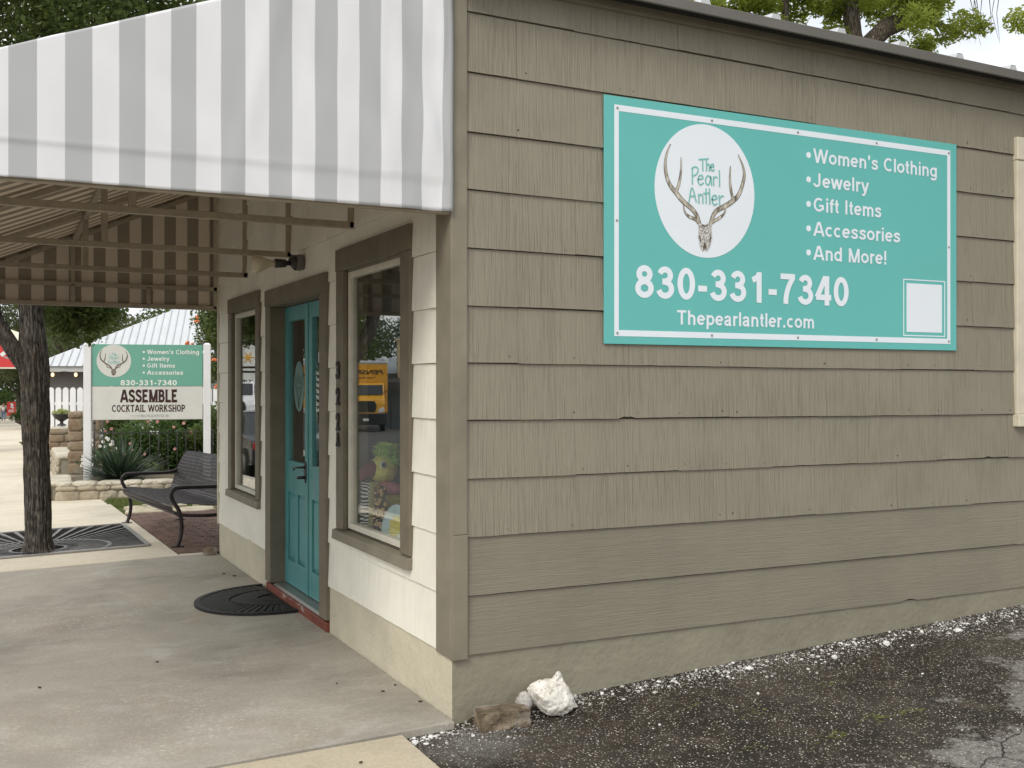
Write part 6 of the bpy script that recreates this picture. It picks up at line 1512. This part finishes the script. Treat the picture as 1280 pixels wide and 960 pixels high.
# ------------------------------------------------------------------ vehicles mirrored in the glass
tyre = simple('tyre_rubber', (.018, .018, .018), .8); rimm = simple('wheel_rim', (.35, .35, .36), .35, .05, metal=.7); dk = simple('dark_plastic', (.022, .022, .023), .5)
lampm = simple('headlamp_lens', (.75, .76, .74), .15); redlamp = simple('tail_lamp', (.45, .02, .02), .25)
def wheel(parent, x, y, r, wd):
    mb = MB(); mb.tube([(x-wd/2, y, r), (x-wd/2+.03, y, r), (x+wd/2-.03, y, r), (x+wd/2, y, r)], [r*.92, r, r, r*.92], 24, smooth=False); o = mb.build('wheel', tyre, parent)
    mb = MB(); mb.tube([(x-wd/2-.006, y, r), (x+wd/2+.006, y, r)], r*.58, 18, smooth=False); mb.build('rim', rimm, o)
def box_truck(loc, rz, label, body, writing=True):
    t = empty('box_truck', loc, label, 'truck', 'box trucks parked down the street', rz)
    pm_ = simple('truck_paint', body, .35, .04, 2, spec=.5)
    mb = MB(); mb.box(-1.2, 1.2, 2.05, 8.2, 1.0, 3.78); c = mb.build('cargo_box', pm_, t, bevel=.04)
    mb = MB(); mb.box(-1.215, 1.215, 2.03, 8.22, 3.781, 3.97); mb.build('roof_cap', M['whitemetal'], c, bevel=.06)
    mb = MB(); rock_mesh(mb, (-1.0, 2.3, 4.02), (.22, .25, .2), 1, 3, 0); mb.build('roof_vent', M['whitemetal'], c)
    mb = MB(); pr = [(.12, .62), (.05, 1.0), (.12, 1.55), (.25, 1.80), (1.0, 1.98), (1.42, 2.66), (1.95, 2.70), (1.95, .62)]
    a_ = [(-1.02, y, z) for y, z in pr]; b_ = [(1.02, y, z) for y, z in pr]
    mb.prism(pr, lambda u, v: (-1.02+.05*max(0, v-1.9), u, v), lambda u, v: (1.02-.05*max(0, v-1.9), u, v)); cb = mb.build('cab', pm_, t, bevel=.05)
    mb = MB(); mb.prism([(.985, 2.03), (1.375, 2.58), (1.395, 2.57), (1.01, 2.02)], lambda u, v: (-.93, u-.02, v), lambda u, v: (.93, u-.02, v)); mb.build('windshield', M['carglass'], cb)
    for s in (-1, 1):
        mb = MB(); mb.prism([(1.15, 2.0), (1.45, 2.5), (1.85, 2.5), (1.85, 2.0)], lambda u, v: (s*1.0, u, v), lambda u, v: (s*1.03, u, v)); mb.build('side_window', M['carglass'], cb)
    mb = MB(); mb.prism([(-.52, 1.08), (.52, 1.08), (.60, 1.40), (.50, 1.70), (-.50, 1.70), (-.60, 1.40)], lambda u, v: (u, .02, v), lambda u, v: (u, .16, v)); mb.build('grille', dk, t, bevel=.02)
    mb = MB(); mb.box(-1.12, 1.12, -.10, .35, .38, 1.02); mb.build('bumper', dk, t, bevel=.05)
    mb = MB(); mb.box(-.16, .16, -.112, -.101, .60, .74); mb.build('licence_plate', M['white_print'], t)
    for s in (-1, 1):
        mb = MB(); mb.prism([(s*.66, 1.06), (s*1.0, 1.08), (s*1.0, 1.36), (s*.72, 1.26)], lambda u, v: (u, .03, v), lambda u, v: (u, .2, v)); mb.build('headlight', lampm, t, bevel=.01)
        mb = MB(); mb.box(s*1.30-.10, s*1.30+.10, 1.0, 1.12, 1.75, 2.35); mb.bar((s*1.0, 1.1, 2.2), (s*1.3, 1.06, 2.2), .04); mb.bar((s*1.0, 1.1, 1.85), (s*1.3, 1.06, 1.85), .04); mb.build('mirror', dk, t)
        wheel(t, s*.92, .85, .48, .28); wheel(t, s*.92, 6.4, .48, .34)
    mb = MB(); mb.box(-.5, .5, .5, 8, .62, .98); mb.build('chassis', dk, t)
    if writing:
        fT = lambda u, v, d: (u, 2.048-d, v)
        text('PENSKE', -.98, .92, 3.18, 3.44, fT, M['ink'], 'lettering', t, .03, .22, .003); text('Truck Rental', -.55, .62, 2.94, 3.06, fT, M['ink'], 'lettering', t, .02, .22, .003)
    return t
box_truck((-17.1, 51.6, zr(-17, 51)+.0), R(19), 'yellow box truck with black lettering, facing the shop from down the street', (.72, .36, .02))
box_truck((-13.6, 55.5, zr(-13.6, 55)), R(15), 'second yellow box truck parked nearer the road centre', (.72, .36, .02))
box_truck((-9.0, 47.5, zr(-9, 47)), R(12), 'white box truck parked near the kerb', (.74, .75, .76), False)
def car(loc, rz, label, paint):
    t = empty('parked_car', loc, label, 'car', 'cars parked along the kerb', rz); pm_ = simple('car_paint', paint, .25, .03, 2, spec=.6)
    mb = MB(); prof = [(-2.15, .32), (-2.2, .62), (-2.1, .86), (-1.0, .93), (1.6, .98), (2.12, .92), (2.2, .60), (2.12, .30)]
    secs = []
    for x, k in ((-.86, .93), (-.90, 1), (.90, 1), (.86, .93)): secs.append([(x, y*(.985 if abs(x) < .9 else .97), .62+(z-.62)*k) for y, z in prof])
    mb.grid(secs, 0, False, True, True); mb.build('body', pm_, t, bevel=.05)
    mb = MB(); low = [(-.95, .92), (1.75, .97)]; top = [(-.15, 1.40), (1.15, 1.40)]
    P = [(-.80, -.95, .915), (.80, -.95, .915), (.80, 1.85, .96), (-.80, 1.85, .96)]; Q = [(-.60, -.2, 1.40), (.60, -.2, 1.40), (.60, 1.1, 1.40), (-.60, 1.1, 1.40)]
    mb.poly(Q); [mb.poly([P[i], P[(i+1) % 4], Q[(i+1) % 4], Q[i]]) for i in range(4)]; gh = mb.build('greenhouse', M['carglass'], t, bevel=.02)
    mb = MB(); mb.box(-.585, .585, -.18, 1.08, 1.402, 1.425); mb.build('roof', pm_, gh, bevel=.02)
    for s in (-1, 1):
        mb = MB(); mb.box(s*.72-.16, s*.72+.16, -2.215, -2.15, .66, .82); mb.build('tail_light', redlamp, t, bevel=.02)
        mb = MB(); mb.box(s*.68-.18, s*.68+.18, 2.16, 2.21, .62, .78); mb.build('headlight', lampm, t, bevel=.02)
        for y in (-1.35, 1.35): wheel(t, s*.80, y, .33, .2)
    mb = MB(); mb.box(-.26, .26, -2.225, -2.19, .5, .62); mb.build('licence_plate', M['white_print'], t); return t
car((-4.15, 20.6, zr(-4.1, 20.6)), 0, 'dark grey car parked at the kerb with its tail to the shop', (.04, .045, .05))
car((-4.3, 28.5, zr(-4.3, 28.5)), 0, 'silver car parked ahead of the dark grey car', (.45, .47, .50))
car((-4.4, 36, zr(-4.4, 36)), 0, 'red car farthest along the kerb', (.35, .03, .03))
ov = empty('hanging_sign', (-3.35, 19.2, g(-3, 19)), 'oval white pole sign with orange flower along the kerb', 'sign', rz=R(18))
mb = MB(); mb.tube([(.42, .05, -.2), (.42, .05, 2.75), (.40, .05, 2.8), (-.1, .05, 2.8)], .025, 8); mb.build('pole', M['darkmetal'], ov)
mb = MB(); mb.prism([(.32*cos(k*pi/20), 2.33+.40*sin(k*pi/20)) for k in range(40)], lambda u, v: (u, -.015, v), lambda u, v: (u, .015, v)); mb.build('oval_board', M['white_print'], ov, bevel=.004)
mb = MB()
for k in range(6):
    a_ = k*pi/3; mb.prism([(.0, 2.44), (.05*cos(a_-.4), 2.44+.05*sin(a_-.4)), (.15*cos(a_), 2.44+.15*sin(a_)), (.05*cos(a_+.4), 2.44+.05*sin(a_+.4))], lambda u, v: (u, -.022-.0003*k, v), lambda u, v: (u, -.016, v))
mb.build('printed_flower', simple('orange_yellow_print', (.80, .42, .04), .5), ov)
mb = MB()
for k, zz in enumerate((2.22, 2.12)): stroke(mb, [(-.17+.03*k, zz), (.17-.03*k, zz)], .022, lambda u, v, d: (u, -.018-d, v), .001, sub=1)
mb.build('printed_lines', M['ink'], ov, recalc=False)

# ------------------------------------------------------------------ clothes store across the lot
zst = zr(-24, 60)
sto = empty('clothes_store', (-21.2, 60.0, zst), 'store with dark front awning and tall limestone chimney down the street', 'store', rz=R(17))
mb = MB(); mb.box(-14, .2, .0, 9, -.6, 3.5); mb.build('wall', simple('grey_store_paint', (.24, .26, .28), .7), sto)
mb = MB(); mb.prism([(-.3, 3.5), (9.3, 3.5), (4.5, 4.6)], lambda u, v: (-14.2, u, v), lambda u, v: (.4, u, v)); mb.build('roof', simple('blue_grey_metal_roof', (.24, .28, .31), .5), sto)
mb = MB(); mb.prism([(-1.7, 2.45), (-1.7, 2.95), (-.01, 3.3), (-.01, 2.45)], lambda u, v: (-14, u, v), lambda u, v: (.35, u, v)); mb.build('front_awning', simple('dark_brown_canvas', (.045, .036, .032), .8), sto)
mb = MB(); mb.box(-3.4, -.8, -.5, .6, 2.96, 5.6); mb.box(-3.5, -.7, -.6, .7, 5.6, 5.75)
chm = NM('stacked_limestone', (.5, .42, .28), .9); bk_ = chm.N('ShaderNodeTexBrick'); bk_.inputs['Color1'].default_value = (.62, .50, .30, 1); bk_.inputs['Color2'].default_value = (.50, .40, .24, 1); bk_.inputs['Mortar'].default_value = (.30, .25, .17, 1); bk_.inputs['Scale'].default_value = 2.2
chm.L(chm.co((1, 1, 1), (R(90), 0, 0)), bk_.inputs['Vector']); chm.color(bk_.outputs['Color']); mb.build('chimney', chm.m, sto, bevel=.02)
for x in (-12, -9, -6, -3, -.3):
    mb = MB(); mb.box(x-.06, x+.06, -1.6, -1.48, -.2, 2.45); mb.build('awning_post', M['darkmetal'], sto)
mb = MB(); mb.box(-12.5, -8.5, -.05, -.002, .5, 2.2); mb.box(-7.5, -5.5, -.05, -.002, 0, 2.2); mb.build('shop_front_glass', M['carglass'], sto)
cr = empty('clothes_rack', (-21.6, 57.6, zst), 'rolling rack of hanging clothes under the store awning', 'clothes rack', rz=R(17))
mb = MB(); mb.bar((-2.6, 0, 1.75), (.2, 0, 1.75), .04); [mb.bar((x, 0, 0), (x, 0, 1.75), .04) for x in (-2.6, .2)]; [mb.bar((x, -.3, .05), (x, .3, .05), .04) for x in (-2.6, .2)]; mb.build('rack_frame', M['steel'], cr)
rgk = random.Random(6)
for i in range(16):
    x = -2.45+.165*i; c_ = rgk.choice([(.30, .25, .20), (.42, .36, .30), (.10, .10, .12), (.50, .46, .40), (.16, .12, .10), (.05, .05, .07), (.34, .20, .16)]); L_ = rgk.uniform(.8, 1.35)
    mb = MB(); mb.prism([(-.04, 1.74), (.04, 1.74), (.26, 1.58), (.22, 1.35), (.19, 1.70-L_), (-.19, 1.70-L_), (-.22, 1.35), (-.26, 1.58)], lambda u, v: (x+.55*u*.3, u, v), lambda u, v: (x+.05+.55*u*.3, u, v))
    o = mb.build('hanging_garment', simple('garment_cloth', c_, .9, .2, 9), None, bevel=.01); o.location = cr.location; o.rotation_euler = (0, 0, R(17)); tag(o, 'hanging garment on the rolling rack by the store awning', 'garment', 'garments on the clothes rack')
# far side pavement
struct(sheet('far_sidewalk', list(np.linspace(-60, -24.02, 12)), list(np.linspace(-60, 58, 40)), lambda x, y: zr(-24, y)+.12, M['sidewalk']), 'pale pavement along the far side of the street', 'sidewalk')

mb = MB(); rgl = random.Random(5)
for x, y, r in ((-1.66, 1.52, .013), (-1.05, 1.72, .010), (-.14, .55, .009), (-.05, .62, .007), (-.12, 4.1, .018), (-.17, 4.25, .012), (-.55, -.33, .008), (-.78, -.30, .009), (-.04, .30, .010), (-.30, .80, .005)):
    a_ = rgl.uniform(0, pi); n = 7
    mb.prism([(x+r*cos(a_)*cos(2*pi*k/n)-r*.45*sin(a_)*sin(2*pi*k/n), y+r*sin(a_)*cos(2*pi*k/n)+r*.45*cos(a_)*sin(2*pi*k/n)) for k in range(n)], lambda u, v: (u, v, g(u, 0)+.006+.25*abs(u-x)), lambda u, v: (u, v, g(u, 0)+.0008))
tag(mb.build('leaf_litter', simple('dry_leaf', (.05, .035, .022), .8, .3)), 'small dark dry leaves scattered on the concrete walkway', 'leaf litter', kind='stuff')
